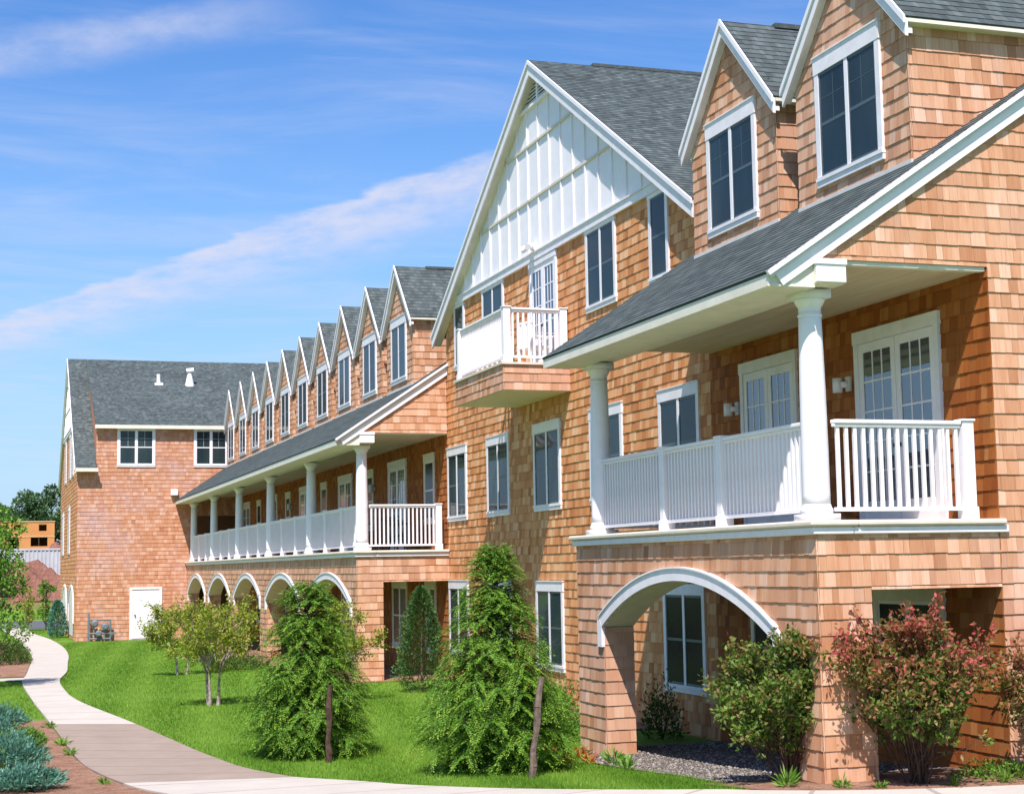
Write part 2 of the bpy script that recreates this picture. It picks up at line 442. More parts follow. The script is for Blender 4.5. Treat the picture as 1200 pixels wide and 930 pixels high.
# ------------------------------------------------------------------ ground, path, beds
def sheet(name, ys, xl, xr, off, mat, nx=2, uvv=False, thick=0):
    vs, fs, uvs = [], [], []
    acc = 0
    for i, y in enumerate(ys):
        a, b = xl(y), xr(y)
        for j in range(nx): 
            x = a+(b-a)*j/(nx-1); vs.append((x, y, gz(y)+off))
    for i in range(len(ys)-1):
        for j in range(nx-1):
            q = i*nx+j; fs.append((q, q+1, q+nx+1, q+nx))
    mb = MB(); mb.add(vs, fs)
    return struct(mb.build(name, mat))
ys = sorted(set([-40, -10, 5, 12, 16, 17, 18, 19, 20, 21, 22, 24, 26, 30, 34, 39]+list(range(44, 128, 4))+[135, 150, 160, 180, 220, 260, 320, 400, 700, 1500, 5000]))
sheet('ground', ys, lambda y: -40-abs(y)*1.2, lambda y: 60+abs(y)*1.2, 0.0, M['lawn'], 9)

LE = [(1.0, 96), (1.30, 86.97), (1.59, 76.27), (1.72, 66), (1.67, 58.33), (1.40, 52.0), (1.20, 47.6), (1.02, 44.5), (1.02, 40.5), (1.10, 36.53), (1.26, 31.6), (1.42, 25.97), (1.56, 24.12), (1.84, 22.43), (2.25, 20.6), (3.0, 18.4), (4.2, 16.3), (6.0, 14.4), (8.5, 13.3), (12.0, 12.7), (20, 12)]
RE = [(2.35, 96), (2.53, 85.87), (3.03, 77.15), (3.14, 68), (2.96, 60.17), (2.62, 53.6), (2.36, 48.7), (1.98, 44.5), (1.90, 40.5), (2.02, 36.74), (2.75, 30.85), (3.41, 24.9), (3.66, 23.3), (4.1, 22.0), (4.75, 20.75), (5.55, 18.8), (6.45, 17.25), (7.6, 15.95), (9.23, 15.17), (12.0, 14.75), (20, 14.1)]
def resample(P, m=6):
    P = np.array(P); out = []
    for i in range(len(P)-1):
        p0 = P[max(i-1, 0)]; p1 = P[i]; p2 = P[i+1]; p3 = P[min(i+2, len(P)-1)]
        for t in np.linspace(0, 1, m, endpoint=False):
            out.append(0.5*((2*p1)+(-p0+p2)*t+(2*p0-5*p1+4*p2-p3)*t*t+(-p0+3*p1-3*p2+p3)*t**3))
    out.append(P[-1]); return np.array(out)
LEr, REr = resample(LE), resample(RE)
def build_path():
    V, UV, mi = [], [], []
    acc = 0
    for i in range(len(LEr)-1):
        a, b, c, d = LEr[i], REr[i], REr[i+1], LEr[i+1]
        h = 0.035
        st = np.linalg.norm((c+d)/2-(a+b)/2)
        V.append([(a[0], a[1], gz(a[1])+h), (d[0], d[1], gz(d[1])+h), (c[0], c[1], gz(c[1])+h), (b[0], b[1], gz(b[1])+h)])
        UV.append([(0, acc), (0, acc+st), (1, acc+st), (1, acc)])
        ym = (a[1]+b[1])/2
        mi.append(1 if 22.35 < ym < 31.3 else 0)
        for p, q in ((a, d), (c, b)):     # slab edges
            V.append([(p[0], p[1], gz(p[1])+h), (p[0], p[1], gz(p[1])-.1), (q[0], q[1], gz(q[1])-.1), (q[0], q[1], gz(q[1])+h)])
            UV.append([(0, acc+.2)]*4); mi.append(mi[-1])
        acc += st
    o = quads_obj('path', V, M['concrete'], uv=UV)
    o.data.materials.append(M['aggregate'])
    o.data.polygons.foreach_set('material_index', mi)
    struct(o)
build_path()
sheet('side_path', [44.9, 45.5, 46.2], lambda y: -6, lambda y: float(np.interp(y, [44.9, 46.2], [1.02, 1.12])), 0.028, M['concrete'])
sheet('road', [95, 98, 102, 106, 110, 112.8], lambda y: -60, lambda y: 40, 0.012, M['asphalt'], 4)
mbk = MB(); mbk.box(-60, 40, 112.8, 113.1, gz(112)-.1, gz(112)+.16); struct(mbk.build('kerb', M['concrete_base']))
M['dry'] = mat_ground('dry_bank', [(0.3, (0.10, 0.10, 0.03)), (0.5, (0.17, 0.17, 0.05)), (0.7, (0.28, 0.22, 0.10))], 1.2, .1, fine=6)
sheet('bank', [113.3, 115, 117, 119, 121, 122, 124, 130, 140, 160, 200, 250], lambda y: -60, lambda y: 40, 0.02, M['dry'], 3)
LX = lambda y: float(np.interp(-y, [-p[1] for p in LE], [p[0] for p in LE]))
RX = lambda y: float(np.interp(-y, [-p[1] for p in RE], [p[0] for p in RE]))
sheet('mulch_bed', [18.5, 19.5, 20.5, 21.5, 22.5, 24, 26, 28, 30, 31.5, 32.6], lambda y: -6, lambda y: LX(y)-0.02, 0.016, M['mulch'], 3)
sheet('mulch_bed', [47.0, 48, 50, 53, 56, 59], lambda y: -5, lambda y: LX(y)-0.02, 0.016, M['mulch'], 3)
sheet('mulch_bed', [14.95, 15.3, 15.7, 16.0, 16.6, 17.2], lambda y: max(RX(y)+.05, 7.75) if y < 16 else 7.9, lambda y: 24, 0.016, M['mulch'], 4)
sheet('gravel_bed', [17.0, 17.6, 18, 18.5, 19, 20, 21, 22, 23, 23.6], lambda y: float(np.interp(y, [17, 18.5, 20, 21.5, 22.6, 23.6], [8.15, 8.35, 8.4, 8.35, 8.6, 9.0])), lambda y: 11.3, 0.02, M['gravel'], 3)
sheet('mulch_bed', [38.8, 40, 45, 50, 55, 60, 65, 70, 74.4], lambda y: 8.2+.15*math.sin(y), lambda y: 11.3, 0.014, M['mulch'], 3)
sheet('mulch_bed', [26, 30, 33, 36, 38.8], lambda y: 10.5-.5*math.sin((y-26)*.35), lambda y: 11.3, 0.012, M['mulch'], 3)

def gravel_stones():
    g = np.random.default_rng(9); n = 9000
    y = g.uniform(17.1, 23.4, n); lo = np.interp(y, [17, 18.5, 20, 21.5, 22.6, 23.6], [8.1, 8.3, 8.35, 8.3, 8.6, 9.0]); x = lo+(11.1-lo)*g.random(n)**1.6
    z = np.interp(y, GY, GZ)+.022; r = g.uniform(.010, .028, n)
    o6 = np.array([(1, 0, 0), (-1, 0, 0), (0, 1, 0), (0, -1, 0), (0, 0, .7), (0, 0, -.7)], float)
    f = [(0, 2, 4), (2, 1, 4), (1, 3, 4), (3, 0, 4)]
    a = g.uniform(0, 6.28, n); ca, sa = np.cos(a), np.sin(a); st = g.uniform(.6, 1.3, (n, 3))
    Pn = o6[None]*st[:, None, :]*r[:, None, None]
    Q = np.stack([Pn[..., 0]*ca[:, None]-Pn[..., 1]*sa[:, None], Pn[..., 0]*sa[:, None]+Pn[..., 1]*ca[:, None], Pn[..., 2]], -1)+np.stack([x, y, z], -1)[:, None]
    V = np.concatenate([Q[:, list(t)] for t in f])
    k = NT('gravel_stones'); c = k.ramp(k.attr('rnd'), [(0, (.05, .042, .036)), (.6, (.14, .122, .105)), (1, (.33, .30, .27))]); k.base(c, .9, .2)
    o = quads_obj('gravel', V, k.m, None, attrs={'rnd': np.tile(g.random(n), 4)}, nv=3); o['kind'] = 'stuff'
gravel_stones()

# ------------------------------------------------------------------ the building
XP, XF, YE, YF, YL = 8.854, 11.246, 16.0, 39.3, 74.5
NEAR0, NEAR1 = 16.0, 23.65
DECK, SOF = 2.90, 5.88
EX, EZ, SL = 8.322, 5.70, 0.6687
def roofz(x): return EZ+SL*(x-EX)
RIDX = 17.5
B = empty('shingled_building', (11.25, 30, 0), 'long cedar shingled building with white porches, arches and steep gables', 'building')
B.location = (0, 0, 0)

def place(axis, plane, u, z, out):
    """points on a wall plane; out = distance proud of it (towards -axis)."""
    u = np.asarray(u, float); z = np.asarray(z, float); out = np.broadcast_to(out, u.shape)
    if axis == 'x': return np.stack([plane-out, u, z], -1)
    return np.stack([u, plane-out, z], -1)
EXPO = 0.18
def wall(name, axis, plane, u0, u1, zlo, zhi, mat, breaks=(), zr=(-0.7, 14), back=0.0, expo=EXPO, thick=0.017, pat=True):
    """A shingled wall: every shingle a wedge of its own in one mesh, over a dark backing."""
    fl = zlo if callable(zlo) else (lambda u: np.full_like(np.asarray(u, float), zlo))
    fh = zhi if callable(zhi) else (lambda u: np.full_like(np.asarray(u, float), zhi))
    uu = np.linspace(u0, u1, 200)
    zmin, zmax = max(zr[0], fl(uu).min()), min(zr[1], fh(uu).max())
    k0, k1 = int(math.floor(zmin/expo)), int(math.ceil(zmax/expo))
    U0, U1, K = [], [], []
    brk = sorted([u0, u1]+[b for b in breaks if u0 < b < u1])
    for k in range(k0, k1):
        for a, b in zip(brk[:-1], brk[1:]):
            n = int((b-a)/0.14)+2
            w = rng.uniform(0.08, 0.215, n*2); e = a+np.cumsum(w)-rng.uniform(0, 0.15)
            e = e[(e > a+0.03) & (e < b-0.03)]
            e = np.concatenate([[a], e, [b]])
            U0.append(e[:-1]); U1.append(e[1:]); K.append(np.full(len(e)-1, k))
    U0, U1, K = map(np.concatenate, (U0, U1, K))
    eps = 1e-4
    gap = np.where(rng.random(len(U0)) < 0.25, 0.005, 0.0015)
    a, b = U0+eps, U1-eps
    jit = rng.normal(0, 0.0022, len(U0))
    zb = K*expo+jit; zt = (K+1)*expo+0.012
    bl, br = np.maximum(zb, fl(a)), np.maximum(zb, fl(b))
    tl, tr = np.minimum(zt, fh(a)), np.minimum(zt, fh(b))
    tl, tr = np.maximum(tl, bl), np.maximum(tr, br)
    keep = ((tl-bl) > 0.004) | ((tr-br) > 0.004)
    a, b, bl, br, tl, tr, gap = a[keep], b[keep], bl[keep], br[keep], tl[keep], tr[keep], gap[keep]
    n = len(a)
    t = thick*rng.uniform(0.8, 1.15, n)
    a2, b2 = a+gap*.5, b-gap*.5
    o0 = np.full(n, 0.0005)
    FL = place(axis, plane, a2, bl, t); FR = place(axis, plane, b2, br, t)
    TL = place(axis, plane, a2, tl, o0+.0025); TR = place(axis, plane, b2, tr, o0+.0025)
    BL0 = place(axis, plane, a2, bl, o0); BR0 = place(axis, plane, b2, br, o0)
    TL0 = place(axis, plane, a2, tl, o0); TR0 = place(axis, plane, b2, tr, o0)
    front = np.stack([FL, FR, TR, TL], 1); bot = np.stack([BL0, BR0, FR, FL], 1)
    ls = np.stack([BL0, FL, TL, TL0], 1); rs = np.stack([FR, BR0, TR0, TR], 1)
    if axis == 'x':
        front, bot, ls, rs = front[:, ::-1], bot[:, ::-1], ls[:, ::-1], rs[:, ::-1]
    V = np.concatenate([front, bot, ls, rs])
    r1, r2 = rng.beta(1.05, 1.0, n), rng.random(n)
    so, sz = rng.uniform(0, 50, n), rng.uniform(0, 50, n)
    def uvq(ua, za, ub, zb_, uc, zc_, ud, zd): return np.stack([np.stack([ua+so, za+sz], -1), np.stack([ub+so, zb_+sz], -1), np.stack([uc+so, zc_+sz], -1), np.stack([ud+so, zd+sz], -1)], 1)
    uf = uvq(a, bl, b, br, b, tr, a, tl); ub = uvq(a, bl, b, br, b, br, a, bl)
    ul = uvq(a, bl, a, bl, a, tl, a, tl)
    UV = np.concatenate([uf[:, ::-1] if axis == 'x' else uf, ub, ul, ul])
    o = quads_obj(name, V, mat, B, UV, {'rnd': np.tile(r1, 4), 'rnd2': np.tile(r2, 4)})
    # backing
    us = np.unique(np.concatenate([np.linspace(u0, u1, max(3, int((u1-u0)/0.12))), np.array(brk), np.array(brk)-2*eps, np.array(brk)+2*eps]))
    us = us[(us >= u0) & (us <= u1)]
    p, q = us[:-1], us[1:]
    lo0, lo1, hi0, hi1 = fl(p), fl(q), fh(p), fh(q)
    kk = (hi0 > lo0+.003) & (hi1 > lo1+.003)
    Q = np.stack([place(axis, plane, p, lo0, -0.002), place(axis, plane, q, lo1, -0.002), place(axis, plane, q, hi1, -0.002), place(axis, plane, p, hi0, -0.002)], 1)[kk]
    me = o.data
    n0 = len(V)
    bo = quads_obj('wall_backing', Q, M['back'], o)
    return o

# ---- openings and arches
def arch_fn(c, half, spring, crown):
    R = (half**2+(crown-spring)**2)/(2*(crown-spring)); zc = crown-R
    def f(u):
        u = np.asarray(u, float); d = np.abs(u-c)
        return np.where(d < half, zc+np.sqrt(np.maximum(R*R-d*d, 0)), -9.0)
    return f, R, zc
def arch_trim(c, half, spring, crown, name='arch_trim'):
    """flat white band round the arch, short legs, cream boarded underside"""
    f, R, zc = arch_fn(c, half, spring, crown)
    wb = 0.165; x0, x1 = XP-0.05, XP+0.02
    th = math.asin(half/R); n = 28
    mb = MB(); P = []
    for i in range(n+1):
        t = -th+2*th*i/n
        P.append(((c+R*math.sin(t), zc+R*math.cos(t)), (c+(R+wb)*math.sin(t), zc+(R+wb)*math.cos(t))))
    for i in range(n):
        (a, b), (d, e) = P[i], P[i+1]
        mb.prism([(x0, a[0], a[1]), (x0, d[0], d[1]), (x0, e[0], e[1]), (x0, b[0], b[1])], (x1-x0, 0, 0))
    for sgn, (a, b) in ((-1, P[0]), (1, P[-1])):
        lo = spring-0.30
        oy = a[0]+sgn*wb*1.0
        mb.prism([(x0-.002, a[0], lo), (x0-.002, oy, lo), (x0-.002, oy, b[1]-.06), (x0-.002, b[0], b[1]), (x0-.002, a[0], a[1])], (x1-x0, 0, 0))
    o = mb.build(name, M['trim'], B)
    # drip edge line along the outside
    mb = MB()
    for i in range(n):
        (a, b), (d, e) = P[i], P[i+1]
        k = (R+wb+.022)/(R+wb)
        b2 = (c+(b[0]-c)*k, zc+(b[1]-zc)*k); e2 = (c+(e[0]-c)*k, zc+(e[1]-zc)*k)
        mb.prism([(x0-.02, b[0], b[1]), (x0-.02, e[0], e[1]), (x0-.02, e2[0], e2[1]), (x0-.02, b2[0], b2[1])], (.07, 0, 0))
    mb.build('drip_edge', M['white'], o)
    mb = MB()
    for i in range(n):
        a, d = P[i][0], P[i+1][0]
        mb.add([(x1, a[0], a[1]-.003), (x1, d[0], d[1]-.003), (XP+.47, d[0], d[1]-.003), (XP+.47, a[0], a[1]-.003)], [(0, 1, 2, 3)])
    mb.build('arch_soffit', M['cream'], o)
    return f

def combine_lo(base, fs):
    def f(u):
        r = np.full_like(np.asarray(u, float), base)
        for g in fs: r = np.maximum(r, g(u))
        return r
    return f

THK = 0.47
def porch(y0, y1, n, near):
    """ground floor arcade, deck, piers, end walls, roof beam, columns, railings between y0 and y1"""
    bay = (y1-y0)/n
    arcs, fs = [], []
    for i in range(n):
        if near: c, half, sp, cr = 19.8, 2.75, 1.53, 2.22
        else: c, half, sp, cr = y0+bay*(i+.5)+.02, 2.86, 1.48, 2.19
        arcs.append((c, half)); fs.append(arch_trim(c, half, sp, cr))
    brk = [v for c, h in arcs for v in (c-h, c+h)]
    zb = gz(y0+1)-0.35 if not near else -0.42
    wall('porch_wall', 'x', XP, y0-.018, y1, combine_lo(zb+.0, fs), 2.76, M['cedar'], brk, back=1)
    # end wall towards the camera: pier, lintel
    op = lambda u: np.where((np.asarray(u) > 9.52) & (np.asarray(u) < XF), 2.12, gz(y0)-0.02)
    wall('porch_end_wall', 'y', y0, XP-.018, XF+.02 if near else XF-.003, op, 2.76, M['cedar'], [9.52, XF])
    # pier bodies (solid cores) and reveals facing the camera
    edges = [y0]+brk+[y1]
    for i in range(0, len(edges), 2):
        a, b = edges[i], edges[i+1]
        zb2 = gz((a+b)/2)-.3
        if i > 0:
            wall('pier_reveal', 'y', a, XP+.001, XP+THK, gz(a)-.04 if near else gz(a)-.02, 1.52 if near else 1.48, M['cedar'])
        mb = MB(); mb.box(XP+.012, XP+THK, a+.012, b-.004, zb2, 2.70)
        if i == 0: mb.box(XP+.012, 9.515, a+.012, (a+.4) if i == 0 else b-.006, zb2, 2.69)
        mb.build('pier', M['back'], B)
        mb = MB(); mb.box(XP-.012, XP+THK+.012, a-.01, b+.006, gz(a)-.3, gz(a)+.05)
        if near and i > 0: mb.build('pier_footing', M['concrete_base'], B)
    # solid wall over the arches (inside face) and end lintels
    mb = MB()
    mb.box(9.52, XF-.01, y0+.02, y0+.4, 2.125, 2.68)
    mb.box(9.52, XF-.01, y1-.4, y1-.02, 2.125, 2.68)
    for (c, half), f in zip(arcs, fs):
        m = 30; us = np.linspace(c-half, c+half, m+1); zz = f(np.clip(us, c-half+1e-4, c+half-1e-4))
        for j in range(m):
            mb.add([(XP+THK, us[j], zz[j]), (XP+THK, us[j+1], zz[j+1]), (XP+THK, us[j+1], 2.7), (XP+THK, us[j], 2.7)], [(0, 1, 2, 3)])
    mb.build('lintel', M['cedar_shade'] if False else M['back'], B)
    # deck slab + ceiling of the arcade
    mb = MB(); mb.box(XP+.03, XF-.03, y0+.03, y1-.03, 2.70, 2.895); mb.build('deck', [M['cap']], B)
    # two-step edge trim
    mb = MB()
    xa = XP-.11
    ya = y0-.10
    ye = y1+.10 if near else y1
    mb.box(xa, XP+.5, ya, ye, 2.835, 2.905)
    mb.box(XP+.5, XF+(.06 if near else -.01), ya, y0+.35, 2.835, 2.905)
    mb.build('deck_edge', M['cap'], B, bevel=.02)
    mb = MB()
    mb.box(xa+.045, XP+.45, ya+.045, ye-.04 if near else ye, 2.745, 2.833)
    mb.box(XP+.45, XF+(.11 if near else -.012), ya+.045, y0+.3, 2.745, 2.833)
    mb.build('deck_trim', M['trim'], B, bevel=.012)
    # porch roof: soffit, beam, fascia
    mb = MB(); mb.box(XP+.3, XF-.004, y0+.05, y1-(.05 if near else .01), SOF-.03, SOF+.02); mb.build('porch_ceiling', M['soffit'], B)
    mb = MB()
    mb.box(8.93, 9.30, y0-.05, y1-.02, 5.585, SOF-.032)
    mb.build('porch_beam', M['cream'], B, bevel=.01)
    mb = MB(); mb.box(8.925, 9.305, y0-.10, y0-.051, 5.60, 5.865); mb.box(8.915, 9.315, y0-.115, y0-.06, 5.80, 5.868)
    mb.build('beam_end', M['white'], B, bevel=.006)
    yr0, yr1 = y0-.10, (y1-.1 if near else YL)
    mb = MB(); mb.box(EX-.005, EX+.03, yr0+.03, yr1, EZ-.17, EZ-.015)
    mb.build('fascia', M['cream'], B)
    mb = MB(); mb.box(EX+.03, 8.93, yr0+.06, yr1-.01, EZ-.16, EZ-.13)
    mb.build('eave_soffit', M['cream'], B)
    mb = MB(); mb.box(8.82, 8.927, y0+.04, yr1-.02, 5.565, 5.80); mb.build('frieze_board', M['cream'], B)

def roof_sheet(name, O, U, V, ulen, vlen, u0f=None, u1f=None, thick=0.05, parent=None, expo=0.14):
    """asphalt courses, each a thin step over the next; u0f/u1f give the ends of each course"""
    O, U, V = map(lambda q: np.array(q, float), (O, U, V))
    U /= np.linalg.norm(U); V /= np.linalg.norm(V)
    Nn = np.cross(U, V); Nn /= np.linalg.norm(Nn)
    if Nn[2] < 0: Nn = -Nn
    flip = np.cross(U, V)[2] < 0
    n = int(math.ceil(vlen/expo)); Q, UVq = [], []
    u0f = u0f or (lambda v: 0.0); u1f = u1f or (lambda v: ulen)
    for i in range(n):
        va, vb = i*expo, min((i+1)*expo, vlen)
        a0, a1, b0, b1 = u0f(va), u1f(va), u0f(vb), u1f(vb)
        P = lambda u, v, h: O+U*u+V*v+Nn*h
        Q.append([P(a0, va, .009), P(a1, va, .009), P(b1, vb, .001), P(b0, vb, .001)]); UVq.append([(a0, va+.001), (a1, va+.001), (b1, vb-.001), (b0, vb-.001)])
        Q.append([P(a0, va, 0), P(a1, va, 0), P(a1, va, .009), P(a0, va, .009)]); UVq.append([(a0, va), (a1, va), (a1, va+.004), (a0, va+.004)])
    P = lambda u, v, h: O+U*u+V*v+Nn*h
    c = [(u0f(0), 0), (u1f(0), 0), (u1f(vlen), vlen), (u0f(vlen), vlen)]
    Q.append([P(u, v, -thick) for u, v in c][::-1]); UVq.append([(0, 0)]*4)
    for i in range(4):
        p, q = c[i], c[(i+1) % 4]
        Q.append([P(*p, -thick), P(*q, -thick), P(*q, .0), P(*p, .0)]); UVq.append([(0, 0)]*4)
    Q = np.array(Q)
    if flip: Q = Q[:, ::-1]; UVq = [q[::-1] for q in UVq]
    return quads_obj(name, Q, M['roof'], parent or B, UVq)

porch(NEAR0, NEAR1, 1, True)
porch(YF, YL, 5, False)

# ---- main long wall
gable_apex_y, GZA, GS = 31.70, 13.29, 0.60
def grake(y): return GZA-GS*np.abs(np.asarray(y, float)-gable_apex_y)
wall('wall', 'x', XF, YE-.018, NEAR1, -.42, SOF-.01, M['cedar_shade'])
wall('wall', 'x', XF, NEAR1, YF, -.45, lambda u: np.minimum(9.02, grake(u)-.12), M['cedar_fresh'], [NEAR1, YF])
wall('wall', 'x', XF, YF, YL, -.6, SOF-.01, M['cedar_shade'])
# porch end gables and end wall
rz = lambda u: roofz(np.asarray(u, float))-.16
wall('end_gable_wall', 'y', YE, 8.9, XF-.0, SOF, rz, M['cedar'])
wall('end_wall', 'y', YE, XF-.002, 18.0, -.05, rz, M['cedar'])
wall('end_gable_wall', 'y', YF, 8.9, XF-.02, SOF-.02, rz, M['cedar'])
mb = MB()
for y in (YE, YF): mb.box(9.31, XF-.02, y+.01, y+.12, SOF-.05, SOF-.002)
mb.build('soffit_edge', M['cream'], B)
mb = MB(); mb.prism([(8.9, NEAR1-.1, SOF), (XF, NEAR1-.1, SOF), (XF, NEAR1-.1, roofz(XF)-.06)], (0, .08, 0)); mb.build('end_gable_wall', M['back'], B)
# bodies behind the walls so no light comes through
mb = MB(); mb.box(XF+.02, 24, YE+.02, YL, -.6, 7.0); mb.build('wall_core', M['interior'], B)
# ---- the long roof over porches
for (ya, yb) in ((YE-.115, NEAR1-.1), (YF-.115, YL+.3)):
    ln = math.hypot(RIDX-EX, SL*(RIDX-EX))
    roof_sheet('roof', (EX-.02, ya, EZ-.012), (0, 1, 0), (1, 0, SL), yb-ya, ln)
roof_sheet('roof', (2*RIDX-EX, YE, EZ), (0, 1, 0), (-1, 0, SL), YL-YE, math.hypot(RIDX-EX, SL*(RIDX-EX)))
ln0 = math.hypot(RIDX-XF, SL*(RIDX-XF))
roof_sheet('roof', (XF, NEAR1-.1, roofz(XF)), (0, 1, 0), (1, 0, SL), YF-NEAR1-.1, ln0)
# rakes
def rake_boards(y, xa=EX-.03, xb=18.0):
    d = Vector((1, 0, SL)).normalized(); nrm = Vector((-SL, 0, 1)).normalized()
    L_ = math.hypot(xb-xa, SL*(xb-xa))
    p = lambda s, h: Vector((xa, 0, roofz(xa)))+d*s+nrm*h
    def strip(h0, h1, y0, y1, name, mat, s0=0.0, par=B):
        mb = MB()
        pts = [p(s0, h0), p(L_, h0), p(L_, h1), p(s0, h1)]
        mb.prism([(q.x, y0, q.z) for q in pts], (0, y1-y0, 0))
        return mb.build(name, mat, par)
    rb = strip(-.235, -.045, y-.065, y-.022, 'rake_board', M['white'], 0.11)
    strip(-.085, -.02, y-.09, y-.012, 'rake_moulding', M['trim'], 0.02, rb)
    strip(-.045, .008, y-.135, y-.085, 'drip_edge', M['white'], 0.0, rb)
    mb = MB(); mb.prism([(EX+.03, y-.02, EZ-.165), (8.93, y-.02, EZ-.165), (8.93, y-.02, roofz(8.93)-.06), (EX+.03, y-.02, EZ-.02)], (0, .05, 0)); mb.build('eave_return', M['cream'], rb)
rake_boards(YE); rake_boards(YF, EX-.03, XF-.012)

# ---- windows and doors
def bx(mb, axis, plane, u0, u1, z0, z1, o0, o1):
    """a box on a wall: o0..o1 metres proud of the plane"""
    if axis == 'x': mb.box(plane-o1, plane-o0, u0, u1, z0, z1)
    else: mb.box(u0, u1, plane-o1, plane-o0, z0, z1)
def window(axis, plane, u0, u1, z0, z1, head=0.20, side=0.105, sill=0.13, sashes=2, glass='glass', grid=0, rail=True, label=None, trim='trim'):
    mb = MB()
    bx(mb, axis, plane, u0-.012, u1+.012, z1-head, z1, .0, .052)
    bx(mb, axis, plane, u0, u0+side, z0+sill, z1-head, .0, .046)
    bx(mb, axis, plane, u1-side, u1, z0+sill, z1-head, .0, .046)
    bx(mb, axis, plane, u0-.004, u1+.004, z0, z0+sill*.62, .0, .048)
    bx(mb, axis, plane, u0-.01, u1+.01, z0+sill*.62, z0+sill, .0, .065)
    if head > .1: bx(mb, axis, plane, u0-.025, u1+.025, z1, z1+.02, .0, .068)
    w = mb.build('window', M[trim], B)
    a, b, c, d = u0+side, u1-side, z0+sill, z1-head
    mb = MB(); mg = MB(); mm = MB(); mr = MB(); mc = MB()
    sw = (b-a)/sashes
    for i in range(sashes):
        p, q = a+sw*i, a+sw*(i+1)
        f = .035
        if i: bx(mb, axis, plane, p-.042, p+.042, c, d, .0, .042)
        bx(mm, axis, plane, p+.04 if i else p, p+f+(.03 if i else 0), c, d, .012, .034)
        bx(mm, axis, plane, q-f-(.03 if i < sashes-1 else 0), q-(.04 if i < sashes-1 else 0), c, d, .012, .034)
        bx(mm, axis, plane, p+f, q-f, c, c+.04, .012, .034)
        bx(mm, axis, plane, p+f, q-f, d-.04, d, .012, .034)
        if rail: bx(mm, axis, plane, p+f, q-f, (c+d)/2-.022, (c+d)/2+.022, .012, .032)
        if grid:
            gm = (p+q)/2; zz = (c+d)/2
            bx(mm, axis, plane, gm-.004, gm+.004, zz, d-.04, .010, .0310)
            bx(mm, axis, plane, p+f, q-f, (zz+d)/2-.004, (zz+d)/2+.004, .010, .0307)
        bx(mg, axis, plane, p+f-.004, q-f+.004, c+.03, d-.03, .0245, .0285)
        if glass == 'glass':
            bx(mr, axis, plane, p+f-.004, q-f+.004, c+.03, d-.03, .0005, .0195)
            kind = random.random(); wl = q-p-2*f
            if kind < .55:
                e = wl*random.uniform(.18, .45); zlo_ = c+.04
                for j in range(4):
                    uu = (p+f+e*j/4) if i == 0 else (q-f-e*(j+1)/4)
                    bx(mc, axis, plane, uu+.004, uu+e/4-.004, zlo_, d-.04, .0199, .0212+.0015*(j % 2))
            elif kind < .72: bx(mc, axis, plane, p+f, q-f, d-.04-(d-c)*random.uniform(.15, .45), d-.04, .0199, .0225)
    if sashes > 1: mb.build('mullion', M['white'], w)
    mm.build('sash', M['sash_grey'] if trim == 'trim' and not grid == 2 else M['white'], w)
    mg.build('pane', M[glass], w)
    if mr.v: mr.build('room', M['interior'], w)
    if mc.v: mc.build('curtain', M['curtain'], w)
    if label: w['label'] = label
    return w
def french_door(axis, plane, u0, u1, z0, z1, leaves=2, cols=3, rows=5, head=.17, trim='cream'):
    mb = MB(); side = .10
    bx(mb, axis, plane, u0-.015, u1+.015, z1-head, z1, .0, .062)
    bx(mb, axis, plane, u0, u0+side, z0, z1-head, .0, .055)
    bx(mb, axis, plane, u1-side, u1, z0, z1-head, .0, .055)
    d_ = mb.build('door', M['trim'], B)
    a, b = u0+side, u1-side; lw = (b-a)/leaves
    ml, mg = MB(), MB()
    for i in range(leaves):
        p, q = a+lw*i+.006, a+lw*(i+1)-.006
        st = .105; tz, bz = z1-head-.13, z0+.32
        bx(ml, axis, plane, p, p+st, z0, z1-head-.005, .005, .040); bx(ml, axis, plane, q-st, q, z0, z1-head-.005, .005, .040)
        bx(ml, axis, plane, p+st, q-st, tz, z1-head-.005, .005, .039); bx(ml, axis, plane, p+st, q-st, z0, bz, .005, .039)
        gw, gh = (q-p-2*st)/cols, (tz-bz)/rows
        for k in range(1, cols): bx(ml, axis, plane, p+st+gw*k-.012, p+st+gw*k+.012, bz, tz, .008, .0335)
        for k in range(1, rows): bx(ml, axis, plane, p+st, q-st, bz+gh*k-.012, bz+gh*k+.012, .008, .0338)
        bx(mg, axis, plane, p+st-.003, q-st+.003, bz-.003, tz+.003, .004, .0275)
    ml.build('door_leaf', M['white'], d_)
    mg.build('pane', M['glass_door'], d_)
    mh = MB()
    m = (a+b)/2
    for s in ((-.06, .06) if leaves == 2 else (lw/2-.06,)): bx(mh, axis, plane, m+s-.012, m+s+.012, z0+1.0, z0+1.05, .034, .08)
    mh.build('handle', M['dark_metal'], d_)
    return d_
# middle block: five columns of windows on two floors
for u in (24.06, 27.44, 30.82, 34.20, 37.56):
    window('x', XF, u, u+1.68, 3.60, 5.45)
    window('x', XF, u, u+1.68, 0.29, 2.12, glass='glass_dark' if u < 25 else 'glass')
# windows behind the near porch at ground level
window('x', XF, 17.15, 18.80, 0.29, 2.12, glass='glass_dark', trim='cream'); window('x', XF, 20.7, 22.4, 0.29, 2.12, glass='glass_dark')
french_door('x', XF, 17.0, 19.03, DECK, 5.52); french_door('x', XF, 20.68, 22.50, DECK, 5.53)
# gable storey
window('x', XF, 27.55, 29.12, 7.36, 9.0, head=.08)
window('x', XF, 25.10, 25.95, 7.36, 9.0, head=.08, sashes=1)
window('x', XF, 34.41, 36.07, 7.36, 9.0, head=.08)
window('x', XF, 37.57, 38.45, 7.36, 9.0, head=.08, sashes=1)
french_door('x', XF, 30.82, 32.53, 6.50, 8.99, head=.12)
